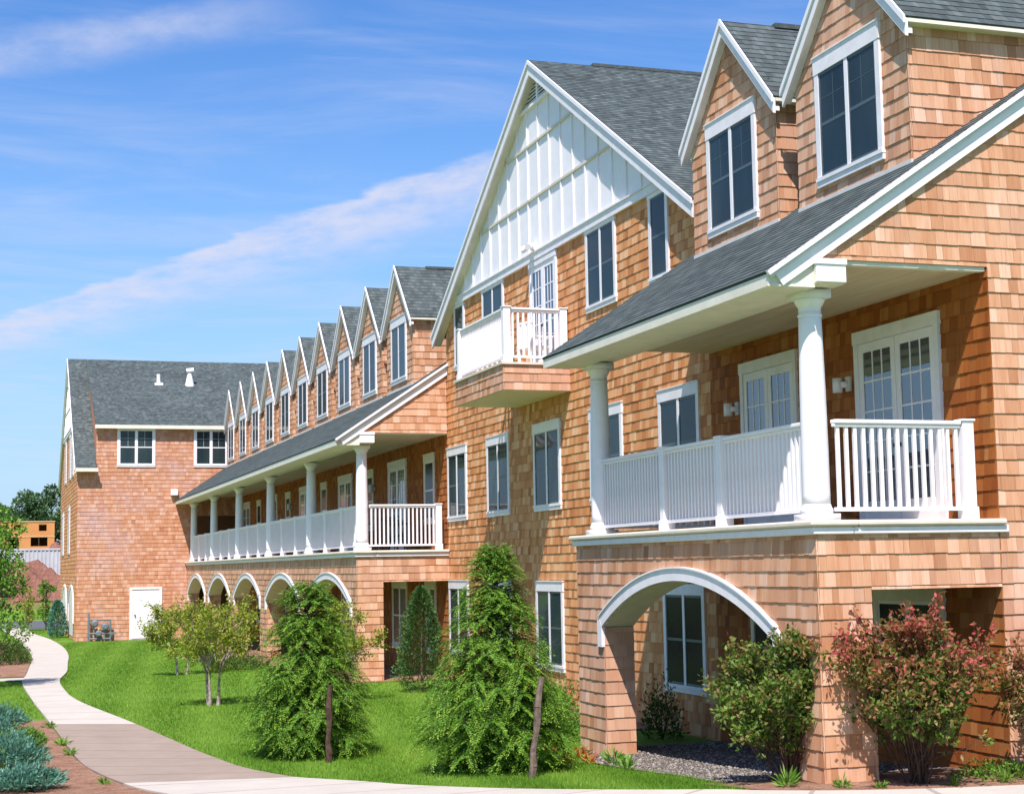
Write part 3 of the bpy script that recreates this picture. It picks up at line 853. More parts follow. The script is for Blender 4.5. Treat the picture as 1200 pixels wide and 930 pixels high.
# far porch
for c in (1, 2, 3, 4, 5):
    y = YF+6.94*(c-1)
    french_door('x', XF, y+4.17, y+6.25, DECK, 5.52)
    window('x', XF, y+1.22, y+2.26, 3.60, 5.45, sashes=1, glass='glass_dark', trim='cream')
    window('x', XF, y+4.2, y+5.9, 0.20, 2.12, glass='glass_dark', trim='cream')
    window('x', XF, y+1.20, y+2.26, 0.20, 2.12, sashes=1, glass='glass_dark', trim='cream')

# ---- columns
def make_column(loc):
    mb = MB(); x, y = 0, 0
    mb.lathe((0, 0, 0), [(.157, .16), (.158, .30), (.157, .8), (.150, 1.5), (.136, 2.2), (.129, 2.46)], 28)
    o = mb.build('column', M['white'], B, True)
    mb = MB(); mb.box(-.195, .195, -.195, .195, .005, .085)
    mb.lathe((0, 0, 0), [(.175, .0855), (.188, .10), (.190, .125), (.18, .15), (.168, .162), (.165, .185), (.158, .195)], 28)
    mb.build('column_base', M['white'], o, True)
    mb = MB(); mb.lathe((0, 0, 0), [(.129, 2.36), (.143, 2.365), (.143, 2.385), (.130, 2.39), (.130, 2.47), (.145, 2.485), (.170, 2.535), (.178, 2.55), (.178, 2.57)], 28)
    mb.box(-.185, .185, -.185, .185, 2.5705, 2.665)
    mb.build('column_capital', M['white'], o, True)
    o.location = loc
    return o
def copy_tree(o, parent, loc=None):
    c = o.copy(); COL.objects.link(c); c.parent = parent
    if loc is not None: c.location = loc
    for ch in o.children:
        d = ch.copy(); COL.objects.link(d); d.parent = c
    return c
CXC = 9.07
col0 = make_column((CXC, 16.36, DECK))
for y in (23.1, YF+.36, YF+6.94, YF+13.88, YF+20.82, YF+27.76, YL-.75):
    copy_tree(col0, B, (CXC, y, DECK))

# ---- railings
mb = MB(); mb.lathe((0, 0, 0), [(.021, 0), (.0215, .94)], 8)
bal_mesh = None
BW = 0.02
def railing(axis, fixed, u0, u1, z0, h=1.15, step=.105, single=True, posts=(), endposts=(), name='railing', foot=.10, solid_cap=True):
    """one run of railing: handrail, bottom rail, balusters; axis is the direction it runs along"""
    global bal_mesh
    def P(u, z, o=0): return (fixed+o, u, z) if axis == 'y' else (u, fixed+o, z)
    def rbox(mb, a, b, o0, o1, za, zb):
        if axis == 'y': mb.box(fixed+o0, fixed+o1, a, b, za, zb)
        else: mb.box(a, b, fixed+o0, fixed+o1, za, zb)
    mb = MB(); rbox(mb, u0, u1, -.055, .055, z0+h-.045, z0+h); rbox(mb, u0, u1, -.035, .035, z0+h-.085, z0+h-.045)
    r = mb.build(name, M['white'], B, bevel=.008)
    mb = MB(); rbox(mb, u0, u1, -.028, .028, z0+foot, z0+foot+.045); mb.build('bottom_rail', M['white'], r)
    n = int((u1-u0)/step); us = [u0+(u1-u0)*(i+.5)/n for i in range(n)]
    allp = list(posts)+list(endposts)
    us = [u for u in us if all(abs(u-p) > .09 for p in allp)]
    bh = h-.085-foot-.045
    if single:
        if bal_mesh is None:
            m = MB(); m.box(-.02, .02, -.02, .02, 0, bh); o = m.build('baluster', M['white'], r); bal_mesh = o.data
            o.location = P(us[0], z0+foot+.045); rest = us[1:]
        else: rest = us
        for u in rest:
            o = bpy.data.objects.new('baluster', bal_mesh); COL.objects.link(o); o.parent = r; o.location = P(u, z0+foot+.045)
    else:
        m = MB()
        for u in us:
            rbox(m, u-.02, u+.02, -.02, .02, z0+foot+.045, z0+h-.085)
        o = m.build('baluster_row', M['white'], r); o['kind'] = 'stuff'
    for p in allp:
        m = MB(); rbox(m, p-.075, p+.075, -.075, .075, z0+.012, z0+h-.005); rbox(m, p-.092, p+.092, -.092, .092, z0+h-.005, z0+h+.022)
        rbox(m, p-.09, p+.09, -.09, .09, z0+.002, z0+.14)
        m.build('post', M['white'], r, bevel=.006)
    return r
railing('x', 16.2, 9.22, 10.90, DECK+.01, endposts=(10.98,))
railing('y', CXC, 16.52, 22.95, DECK+.01, posts=(18.78, 20.62))
railing('x', NEAR1-.3, 9.2, 11.2, DECK+.01, single=False)
railing('x', YF+.2, 9.22, 10.95, DECK+.01, single=False, endposts=(11.03,))
cy = [YF+.36, YF+6.94, YF+13.88, YF+20.82, YF+27.76, YL-.75]
for a, b in zip(cy[:-1], cy[1:]):
    railing('y', CXC, a+.16, b-.16, DECK+.01, single=False, posts=(a+(b-a)/3, a+2*(b-a)/3))

# ---- middle gable: board and batten, rakes, roof, vent
def white_gable(axis, plane, uc, zb, apex, slope, trims, vent_z, step, name='gable_panel'):
    mb = MB()
    hw = (apex-zb)/slope
    P = lambda u, z, o: ((plane-o, u, z) if axis == 'x' else (u, plane-o, z))
    off = (.03, 0, 0) if axis == 'x' else (0, .03, 0)
    mb.prism([P(uc-hw, zb, .03), P(uc+hw, zb, .03), P(uc, apex, .03)], off)
    g = mb.build(name, M['white'], B)
    mb = MB()
    n = int(hw/step)
    for i in range(-n, n+1):
        u = uc+(i+.15)*step; zt = apex-slope*abs(u-uc)-.02
        if vent_z and zt > vent_z: zt = vent_z
        if zt > zb+.05: bx(mb, axis, plane, u-.03, u+.03, zb, zt, .028, .062)
    mb.build('battens', M['white'], g)
    mb = MB()
    for z in trims:
        h = (apex-z)/slope
        bx(mb, axis, plane, uc-h, uc+h, z-.026, z+.026, .028, .072)
    mb.build('trim_rail', M['cap'], g)
    mb = MB(); bx(mb, axis, plane, uc-hw+.02, uc+hw-.02, zb-.16, zb, .0, .075); bx(mb, axis, plane, uc-hw-.03, uc+hw+.03, zb, zb+.03, .0, .10)
    mb.build('frieze_board', M['trim'], g)
    if vent_z:
        mb = MB(); h = (apex-vent_z)/slope
        mb.prism([P(uc-h, vent_z, .04), P(uc+h, vent_z, .04), P(uc, apex, .04)], tuple(-q*.3 for q in off)); v = mb.build('vent', M['interior'], g)
        mb = MB(); bx(mb, axis, plane, uc-h-.05, uc+h+.05, vent_z-.06, vent_z, .03, .12); bx(mb, axis, plane, uc-.05, uc+.05, vent_z, apex-.05, .035, .085)
        z = vent_z+.06
        while z < apex-.15:
            hh = (apex-z)/slope-.10
            if hh > .1: bx(mb, axis, plane, uc-hh, uc+hh, z, z+.022, .036, .075)
            z += .075
        mb.build('louvre', M['white'], g)
    return g
white_gable('x', XF, gable_apex_y, 9.16, 13.04, .585, (10.37, 11.58), 12.42, .70)
def gable_rakes(axis, plane, uc, apex, slope, half, depth, over, roofname=None, cream='cream'):
    """rake boards in front of a gable, soffit back to the wall; plane = wall, over = overhang"""
    P = lambda u, z, o: ((plane-o, u, z) if axis == 'x' else (u, plane-o, z))
    k = math.hypot(1, slope)
    first = None
    for s in (-1, 1):
        e = lambda t, h: (uc+s*half*t, apex-slope*half*t-h*k)
        mb = MB()
        q = [e(0, .03), e(1, .03), e(1, .03+depth), e(0, .03+depth)]
        off = (-.04, 0, 0) if axis == 'x' else (0, -.04, 0)
        mb.prism([P(u, z, over-.05) for u, z in q], off)
        b = mb.build('rake_board', M['trim'], B)
        mb = MB(); q = [e(0, -.012), e(1.004, -.012), e(1.004, .06), e(0, .06)]
        mb.prism([P(u, z, over-.008) for u, z in q], tuple(c*.8 for c in off)); mb.build('rake_moulding', M['white'], b)
        mb = MB(); q = [e(0, depth-.06), e(1, depth-.06), e(1, depth-.02), e(0, depth-.02)]
        mb.prism([P(u, z, over-.05) for u, z in q], tuple(-c*(over-.06)/.04 for c in off)); mb.build('rake_soffit', M[cream], b)
gable_rakes('x', XF, gable_apex_y, GZA-.02, GS, 8.08, .24, .27)
kk = math.hypot(1, GS)
for s in (-1, 1):
    roof_sheet('roof', (XF-.26, gable_apex_y+s*8.1, GZA-GS*8.1), (1, 0, 0), (0, -s, GS), 13, 8.1*kk)
mb = MB(); mb.box(XF+1.2, 23, gable_apex_y-.1, gable_apex_y+.1, GZA-.04, GZA+.03); mb.build('ridge_vent', M['ridge'], B)
mb = MB(); mb.prism([(XF+.05, YF, 7), (XF+.05, YF, 8.5), (XF+.05, gable_apex_y, 12.9), (XF+.05, NEAR1, 8.2), (XF+.05, NEAR1, 7)], (10, 0, 0)); mb.build('gable_core', M['interior'], B)
# facade's returned side above the far porch roof is hidden by the rake
# flood light on the gable
mb = MB(); mb.box(XF-.12, XF-.02, 32.05, 32.2, 9.22, 9.36); mb.tube((XF-.14, 32.12, 9.32), (XF-.28, 32.3, 9.24), .05, .075, 10); mb.tube((XF-.14, 32.05, 9.32), (XF-.28, 31.9, 9.24), .05, .075, 10)
mb.build('flood_light', M['white'], B)

# ---- balcony
BX, BY0, BY1, BZ0, BZ1 = 9.82, 30.2, 33.6, 5.95, 6.50
wall('balcony_wall', 'x', BX, BY0-.018, BY1, BZ0+.01, BZ1-.03, M['cedar'])
wall('balcony_wall', 'y', BY0, BX-.018, XF-.01, BZ0+.01, BZ1-.03, M['cedar'])
mb = MB(); mb.box(BX+.01, XF-.02, BY0+.01, BY1-.01, BZ0, BZ1-.04); mb.build('balcony_base', M['cream'], B)
mb = MB(); mb.box(BX-.05, XF-.01, BY0-.05, BY1+.05, BZ1-.028, BZ1+.02); mb.build('balcony_edge', M['cap'], B)
railing('x', BY0+.10, BX+.18, XF-.1, BZ1+.02, h=1.12, single=True, endposts=(XF-.11,))
railing('y', BX+.10, BY0+.18, BY1-.1, BZ1+.02, h=1.12, single=False, endposts=(BY0+.10, BY1-.09))
railing('x', BY1-.10, BX+.18, XF-.1, BZ1+.02, h=1.12, single=False)

# ---- dormers
DX, DHW, DAP, DEZ, DSL = 10.62, 1.41, 10.62, 9.0, 1.03
def dormer(yc, near):
    root = None
    zl = roofz(DX)
    ap = DAP-.16
    w = wall('dormer', 'x', DX, yc-DHW-.018, yc+DHW, zl+.02, lambda u: np.minimum(ap-DSL*np.abs(np.asarray(u)-yc), 12), M['cedar'])
    c = wall('dormer_cheek', 'y', yc-DHW, DX-.018, 13.4, lambda u: roofz(np.asarray(u, float)), DEZ-.02, M['cedar'])
    c.parent = w
    mb = MB(); mb.box(DX+.02, 14, yc-DHW+.015, yc+DHW-.02, zl-.2, DEZ); mb.prism([(DX+.02, yc-DHW+.03, DEZ), (DX+.02, yc+DHW-.03, DEZ), (DX+.02, yc, ap-.05)], (3, 0, 0))
    mb.build('dormer_core', M['back'], w)
    half = 1.58; k = math.hypot(1, DSL); ov = .13
    for s in (-1, 1):
        roof_sheet('dormer_roof', (DX-ov+.02, yc+s*half, DAP-DSL*half), (1, 0, 0), (0, -s, DSL), 5.2, half*k, parent=w, thick=.04)
        P = lambda u, z, o: (DX-o, u, z)
        e = lambda t, h: (yc+s*half*t, DAP-DSL*half*t-h*k)
        mb = MB(); mb.prism([P(*q, ov) for q in (e(0, .02), e(1.0, .02), e(1.0, .17), e(0, .17))], (.04, 0, 0)); mb.prism([P(*q, ov-.04) for q in (e(0, .12), e(.98, .12), e(.98, .16), e(0, .16))], (ov-.05, 0, 0))
        mb.build('rake_board', M['trim'], w)
        mb = MB(); mb.prism([P(*q, ov+.03) for q in (e(0, -.015), e(1.01, -.015), e(1.01, .05), e(0, .05))], (.028, 0, 0)); mb.build('rake_moulding', M['white'], w)
        mb = MB(); ya = yc+s*half; z1 = DAP-DSL*half-.02
        mb.box(DX-ov+.045, 13.6, min(ya, ya-s*.03), max(ya, ya-s*.03), z1-.045, z1); mb.box(DX-ov+.045, 13.6, min(ya-s*.03, ya-s*(half-DHW)), max(ya-s*.03, ya-s*(half-DHW)), z1-.044, z1-.02)
        mb.build('dormer_eave', M['cream'], w)
    mb = MB(); mb.box(DX+.75, DX+4.5, yc-.09, yc+.09, DAP-.05, DAP+.022); mb.build('ridge_cap', M['ridge'], w)
    mb = MB(); mb.box(DX-.03, DX-.0, yc-DHW-.02, yc+DHW, zl-.03, zl+.035)
    mb.build('flashing', M['flash'], w)
    win = window('x', DX, yc-.825, yc+.825, 7.42, 9.2, head=.23, grid=1 if near else 0)
    return w
for y in (17.90, 21.33): dormer(y, True)
for i in range(10): dormer(41.72+3.445*i, False)

# ---- far end wing
LX0 = 3.975
wall('wall', 'y', YL, LX0-.018, XP+.4, -.62, lambda u: np.where(np.asarray(u) < 4.78, 7.25, 9.12), M['cedar_far'], [4.78])
wall('wall', 'y', YL, XP+.4, 12.6, 5.0, 9.12, M['cedar_far'])
LAY, LAZ, LSL = 82.4, 13.15, .72
wall('side_wall', 'x', LX0, YL-.018, 90.4, -.62, lambda u: np.minimum(9.4, LAZ-.2-LSL*np.abs(np.asarray(u)-LAY)), M['cedar_fresh'])
mb = MB(); mb.box(LX0+.02, 24, YL+.02, 90.3, -.6, 7.2)
mb.prism([(LX0+.02, YL+.02, 7.2), (LX0+.02, LAY, 12.9), (LX0+.02, 90.2, 7.2)], (20, 0, 0)); mb.box(4.80, 24, YL+.02, 80, 7, 9.1); mb.build('wing_core', M['back'], B)
white_gable('x', LX0, LAY, 9.42, LAZ-.15, LSL, (10.55, 11.75), None, .6)
gable_rakes('x', LX0, LAY, LAZ, LSL, 8.25, .2, .14)
mb = MB(); 
kl = math.hypot(1, LSL); hl = 8.3
roof_sheet('roof', (LX0-.12, LAY-hl, LAZ-LSL*hl), (1, 0, 0), (0, 1, LSL), .92, hl*kl)
roof_sheet('roof', (LX0-.12, LAY+hl, LAZ-LSL*hl), (1, 0, 0), (0, -1, LSL), 20, hl*kl)
SHZ = 9.14; shs = (LAZ+.0-SHZ)/(LAY-(YL-.3))
roof_sheet('roof', (4.72, YL-.3, SHZ), (1, 0, 0), (0, 1, shs), 19, (LAY-YL+.3)*math.hypot(1, shs))
mb = MB(); mb.prism([(4.78, YL, 7.2), (4.78, YL, SHZ+.1), (4.78, LAY-.3, LAZ-.2)], (.06, 0, 0)); ck = mb.build('wing_cheek', M['cedar_far'], B)
mb = MB(); mb.box(4.70, 10.7, YL-.33, YL-.28, SHZ-.17, SHZ-.005); mb.box(4.72, 10.7, YL-.28, YL, SHZ-.15, SHZ-.12); mb.box(LX0-.12, 4.83, YL-.27, YL-.22, LAZ-LSL*hl-.02+.02, LAZ-LSL*hl+.0+.16-.17); 
mb.box(LX0-.12, 4.85, LAY-hl-.03, LAY-hl+.02, LAZ-LSL*hl-.17, LAZ-LSL*hl-.006)
mb.box(LX0-.08, 4.83, LAY-hl+.02, YL, LAZ-LSL*hl-.15, LAZ-LSL*hl-.12)
mb.build('fascia', M['cream'], B)
window('y', YL, 5.70, 7.40, 7.24, 9.06, head=.13, grid=2, sill=.12); window('y', YL, 9.14, 10.72, 7.24, 9.06, head=.13, grid=2, sill=.12)
for y0, z0, z1 in ((77.2, 7.0, 9.25), (80.0, 7.0, 9.25), (84.4, 7.0, 9.25), (80.4, 3.4, 5.7), (86.5, 3.4, 5.6)): window('x', LX0, y0, y0+1.5, z0, z1)
for y0 in (76.3, 82.6):
    mb = MB()
    n = 20; c = y0+2.2
    for i in range(n):
        t0, t1 = math.pi*i/n, math.pi*(i+1)/n
        r0, r1 = 2.0, 2.25
        mb.prism([(LX0-.06, c+r*math.cos(t), .9+.75*r*math.sin(t)*.62) for r, t in ((r0, t0), (r1, t0), (r1, t1), (r0, t1))], (.07, 0, 0))
    mb.box(LX0-.062, LX0+.01, c-2.25, c-2.0, .2, .9); mb.box(LX0-.062, LX0+.01, c+2.0, c+2.25, .2, .9)
    at = mb.build('arch_trim', M['trim'], B)
    mb = MB()
    mb.add([(LX0-.027, c+2*math.cos(math.pi*i/n), .9+.93*math.sin(math.pi*i/n)) for i in range(n+1)]+[(LX0-.027, c-2, -.4), (LX0-.027, c+2, -.4)], [list(range(n+3))])
    mb.build('arch_panel', M['cream'], at)
# service door
mb = MB(); zg = gz(YL)
mb.box(6.30, 6.42, YL-.06, YL+.01, zg+.05, 1.70); mb.box(7.62, 7.74, YL-.06, YL+.01, zg+.05, 1.70); mb.box(6.30, 7.74, YL-.065, YL+.01, 1.70, 1.80)
dr = mb.build('door', M['trim'], B)
mb = MB(); mb.box(6.42, 7.62, YL-.04, YL, zg+.08, 1.66); mb.build('door_leaf', M['white'], dr)
mb = MB(); mb.tube((6.54, YL-.04, .55), (6.54, YL-.11, .55), .035, .035, 10); mb.build('handle', M['dark_metal'], dr)
mb = MB(); mb.box(6.2, 8.6, YL-.35, YL-.02, zg-.1, zg+.045); mb.build('door_step', M['concrete_base'], B)
mb = MB(); mb.box(8.10, 8.40, YL-.22, YL, 5.95, 6.22); mb.build('wall_lamp', M['white'], B)
# roof vents on the wing
def wing_roof_z(y): return SHZ+shs*(y-(YL-.3))
mb = MB(); mb.tube((8.0, 79.2, wing_roof_z(79.2)-.1), (8.0, 79.2, wing_roof_z(79.2)+.5), .09, .09, 12); mb.box(7.8, 8.2, 78.95, 79.4, wing_roof_z(79.1)-.03, wing_roof_z(79.2)+.06); mb.build('roof_vent', M['white'], B)
mb = MB(); z0 = wing_roof_z(79.2); mb.tube((9.5, 79.2, z0-.1), (9.5, 79.2, z0+.6), .24, .09, 12); mb.tube((9.35, 79.2, z0+.68), (9.7, 79.15, z0+.72), .13, .13, 12); mb.build('roof_vent', M['white'], B)
# wall lamps under the near porch
for y in (19.30, 22.72):
    mb = MB(); mb.box(XF-.05, XF-.015, y-.13, y-.02, 4.75, 4.95); l = mb.build('wall_lamp', M['lamp_grey'], B)
    mb = MB(); mb.tube((XF-.13, y+.05, 4.74), (XF-.13, y+.05, 4.94), .068, .068, 16); mb.box(XF-.14, XF-.03, y-.10, y-.05, 4.80, 4.88); mb.build('lamp_shade', M['white'], l, True)
for y in (44.9+2.4, 61.0):
    mb = MB(); mb.tube((XF-.14, y, 4.75), (XF-.14, y, 4.97), .08, .08, 12); mb.box(XF-.12, XF-.02, y-.05, y+.05, 4.8, 4.9); mb.build('wall_lamp', M['lamp_grey'], B)
mb = MB(); mb.box(XF-.032, XF-.01, 19.35, 19.43, 3.3, 3.42); mb.build('socket_cover', M['lamp_grey'], B)

# ------------------------------------------------------------------ things on the building
# patio table and chairs on the far porch
def patio_table():
    t = empty('patio_table', (10.45, 41.6, DECK+.01), 'dark round patio table behind the railing of the far porch', 'table')
    mb = MB(); mb.tube((0, 0, .70), (0, 0, .73), .48, .48, 20); mb.build('table_top', M['dark_metal'], t)
    for a in range(4):
        mb = MB(); c, s = math.cos(a*1.57+.4), math.sin(a*1.57+.4); mb.tube((c*.1, s*.1, .70), (c*.38, s*.38, 0), .018, .018, 6); mb.build('leg', M['dark_metal'], t)
def patio_chair(loc, rz, label):
    t = empty('patio_chair', loc, label, 'chair', 'patio chairs on the far porch'); t.rotation_euler.z = rz
    mb = MB(); mb.box(-.24, .24, -.24, .24, .40, .44); mb.build('seat', M['dark_metal'], t)
    mb = MB()
    for i in range(7): mb.box(-.22+i*.07, -.20+i*.07, .20, .22, .44, .82)
    mb.box(-.24, .24, .19, .23, .82, .87); mb.build('backrest', M['dark_metal'], t)
    for x in (-.21, .21):
        for y in (-.21, .21):
            mb = MB(); mb.tube((x, y, .40), (x*1.1, y*1.1, 0), .014, .014, 6); mb.build('leg', M['dark_metal'], t)
patio_table()
patio_chair((10.0, 40.85, DECK+.01), 3.0, 'dark patio chair nearest the porch end railing')
patio_chair((10.6, 42.5, DECK+.01), .2, 'dark patio chair on the far side of the round patio table')
def balcony_chair():
    t = empty('balcony_chair', (10.75, 30.95, BZ1+.02), 'white slatted armchair on the balcony in front of the glazed door', 'chair'); t.rotation_euler.z = 1.9
    mb = MB(); mb.box(-.25, .25, -.25, .25, .38, .42); mb.build('seat', M['white'], t)
    mb = MB()
    for i in range(5): mb.box(-.23+i*.1, -.16+i*.1, .22, .245, .42, .88)
    mb.box(-.25, .25, .215, .25, .88, .93); mb.build('backrest', M['white'], t)
    for x in (-.24, .24):
        mb = MB(); mb.box(x-.03, x+.03, -.28, .22, .60, .63); mb.build('armrest', M['white'], t)
        for y in (-.23, .22): mb = MB(); mb.box(x-.025, x+.025, y-.025, y+.025, 0, .60 if y < 0 else .38); mb.build('leg', M['white'], t)
balcony_chair()
# gas meter
def gas_meter():
    z = gz(YL); t = empty('gas_meter', (5.05, YL-.3, z), 'grey gas meter set of pipes and regulators against the end wing wall', 'gas meter')
    g = mat_plain('meter_grey', (0.16, 0.19, 0.21), 0.5, 0.4, 0.12)
    mb = MB()
    mb.tube((-.55, 0, 0), (-.55, 0, 1.25), .05, .05, 10); mb.tube((-.58, 0, .35), (.62, 0, .35), .045, .045, 10); mb.tube((-.58, 0, .12), (.42, 0, .12), .04, .04, 10)
    mb.tube((-.55, 0, .95), (.4, 0, .95), .035, .035, 10); mb.tube((.4, 0, .95), (.4, 0, 0), .04, .04, 10); mb.tube((-.32, 0, .35), (-.32, 0, .95), .04, .04, 10); mb.tube((.15, 0, .12), (.15, 0, .6), .035, .035, 10); mb.tube((0, 0, .12), (0, 0, -.05), .04, .04, 8)
    mb.build('pipes', g, t)
    for x, zz, r in ((-.28, .80, .16), (.18, .66, .17), (-.1, .36, .15)):
        mb = MB(); mb.tube((x, -.12, zz), (x, .06, zz), r, r, 16); mb.tube((x, -.16, zz), (x, -.12, zz), r*.6, r*.9, 16); mb.build('regulator', g, t)
    mb = MB(); mb.lathe((-.1, -.05, .5), [(.05, 0), (.07, .05), (.05, .12)], 10); mb.build('valve_cap', mat_plain('brass', (0.5, 0.38, 0.15), 0.4, 0.4), t)
    mb = MB(); mb.box(.46, .66, -.05, .05, .31, .40); mb.build('coupling', g, t)
gas_meter()

# ------------------------------------------------------------------ plants
def leaf_quads(P, D, L, Wd, seed=0, nrm=None):
    """rhombic leaves: P base points, D unit directions; random roll"""
    g = np.random.default_rng(seed); n = len(P)
    D = D/np.linalg.norm(D, axis=1, keepdims=True)
    r = g.normal(size=(n, 3)) if nrm is None else nrm+g.normal(0, .28, (n, 3)); S = np.cross(D, r); S /= np.linalg.norm(S, axis=1, keepdims=True)+1e-9
    L = np.broadcast_to(L, (n,))[:, None]; Wd = np.broadcast_to(Wd, (n,))[:, None]
    return np.stack([P, P+D*L*.5+S*Wd*.5, P+D*L, P+D*L*.5-S*Wd*.5], 1)
def plant(name, loc, label, cat, group=None):
    return empty(name, loc, label, cat, group)

def hemlock(name, x, y, H, Rb, seed, label, nb=230, pw=.85, pk=1.25):
    g = np.random.default_rng(seed)
    t = plant(name, (x, y, gz(y)), label, 'tree')
    mb = MB(); mb.path([(0, 0, 0), (0.02, 0.01, H*.5), (0, 0, H*.96)], [.05, .03, .006]); 
    Ps, Ds, tone, Ns = [], [], [], []
    tw = MB()
    for i in range(nb):
        f = (i+.5)/nb
        h = 0.02+0.95*f**1.04
        az = i*2.39996+g.normal(0, .2)
        prof = min((1-h)**pw*pk, .72+1.6*h, 1.0)
        r = Rb*prof*g.uniform(.70, 1.14)+.07
        z0 = H*h
        d = np.array([math.cos(az), math.sin(az), 0]); sd_ = np.array([-d[1], d[0], 0])
        up = .85 if h > .8 else (.6 if h > .6 else .42)
        m = max(4, int(r/.075))
        pts = []
        for s in np.linspace(.0, 1, m+1):
            p = d*r*s+np.array([0, 0, z0+r*(up*s-.42*s*s)+.02*math.sin(7*s+i)])+sd_*.05*math.sin(3*s+i)
            p[2] = max(p[2], .05); pts.append(p)
        tw.path([tuple(p) for p in pts[::2]], [.010, .008, .006, .005, .004, .003, .003, .003, .003, .003, .003, .003][:len(pts[::2])], 4)
        for j in range(1, m+1):
            s = j/m
            if s < .12: continue
            p = pts[j]; ax = pts[j]-pts[j-1]; ax = ax/np.linalg.norm(ax)
            for sgn in (-1, 1):
                ln = (.13+.30*r*(1-.62*s))*g.uniform(.7, 1.2)
                dv = ax*.8+sd_*sgn*g.uniform(.5, 1.0)+np.array([0, 0, -.10+g.normal(0, .12)])
                dv /= np.linalg.norm(dv)
                q = int(ln/.0115)+2
                ss = np.linspace(.05, 1, q)
                pp = p+np.outer(ss*ln, dv)+np.outer(ss**2*ln, [0, 0, -.42])
                side = np.cross(dv, [0, 0, 1.0])
                dd = dv[None]*.8+side[None]*np.where(np.arange(q) % 2, .75, -.75)[:, None]+g.normal(0, .13, (q, 3))+np.array([0, 0, -.15])
                Ps.append(pp); Ds.append(dd); Ns.append(np.tile(np.cross(side, dv)*(-1 if np.cross(side, dv)[2] < 0 else 1)+d*.35, (q, 1))); tone.append(np.clip((ss-.45)*1.3*(.35+.65*s)+g.normal(0, .12, q), 0, 1)*g.uniform(.3, 1))
    Ps, Ds, tone = np.concatenate(Ps), np.concatenate(Ds), np.concatenate(tone)
    V = leaf_quads(Ps, Ds, g.uniform(.032, .066, len(Ps)), g.uniform(.011, .020, len(Ps)), seed, np.concatenate(Ns))
    quads_obj('crown', V, M['hemlock'], t, attrs={'rnd': g.random(len(V)), 'tone': tone})
    mb.v += []; mb.build('trunk', M['bark'], t); tw.build('branches', M['twig'], t)
    return t
hemlock('hemlock_tree', 4.82, 24.9, 2.65, .93, 11, 'smaller bright green hemlock on the lawn beside the path', 320, .62, 1.12)
hemlock('hemlock_tree', 6.80, 21.5, 3.12, .98, 23, 'taller bright green hemlock close to the near porch arch', 400, .85, 1.20)
def stake(x, y, h, lean, label, m):
    mb = MB(); z = gz(y)
    n = 7
    pts = [Vector((x+lean*i/n+.012*math.sin(i*2.1), y+.008*math.cos(i*3), z-.05+h*i/n)) for i in range(n+1)]
    mb.path(pts, [.048+.008*math.sin(i*1.7) for i in range(n+1)], 7)
    tag(mb.build('wooden_stake', m, None), label, 'stake')
stake(4.90, 23.75, 1.18, .02, 'thin dark wooden stake in front of the smaller hemlock', M['twig'])
stake(6.84, 20.15, 1.34, .16, 'leaning weathered grey stake at the right side of the taller hemlock', M['stake'])

def cone_shrub(name, x, y, H, R, n, mat, seed, label, L=.06, Wd=.03, cat='shrub', group=None, pw=.7, base=.05, red=0):
    g = np.random.default_rng(seed); t = plant(name, (x, y, gz(y)), label, cat, group)
    h = g.random(n)**.85; az = g.uniform(0, 6.283, n)
    lob = 1+.16*np.sin(az*5+h*9)+.12*np.sin(az*9-h*17+seed)
    prof = np.minimum((1-h)**pw, .55+h*3)
    rr = R*prof*lob*np.sqrt(g.uniform(.35, 1, n))
    P = np.stack([rr*np.cos(az), rr*np.sin(az), base+h*(H-base)], 1)
    D = np.stack([np.cos(az), np.sin(az), g.uniform(.2, 1.3, n)], 1)+g.normal(0, .35, (n, 3))
    V = leaf_quads(P, D, g.uniform(L*.6, L*1.3, n), g.uniform(Wd*.6, Wd*1.2, n), seed)
    quads_obj('crown', V, mat, t, attrs={'rnd': g.random(n), 'tone': np.zeros(n)})
    mb = MB(); mb.path([(0, 0, -.02), (.01, 0, H*.5), (0, 0, H*.92)], [.035, .02, .005], 6); mb.build('trunk', M['bark'], t)
    return t
cone_shrub('arborvitae_shrub', 9.5, 35.6, 2.35, .66, 9000, M['arbor'], 31, 'dark green conical arborvitae beside the far porch end opening', .07, .03, pw=.55)
cone_shrub('conical_juniper', 3.42, 80.0, 1.75, .48, 2600, M['juniper'], 33, 'grey green columnar juniper beside the end wing corner', .12, .06, pw=.45)

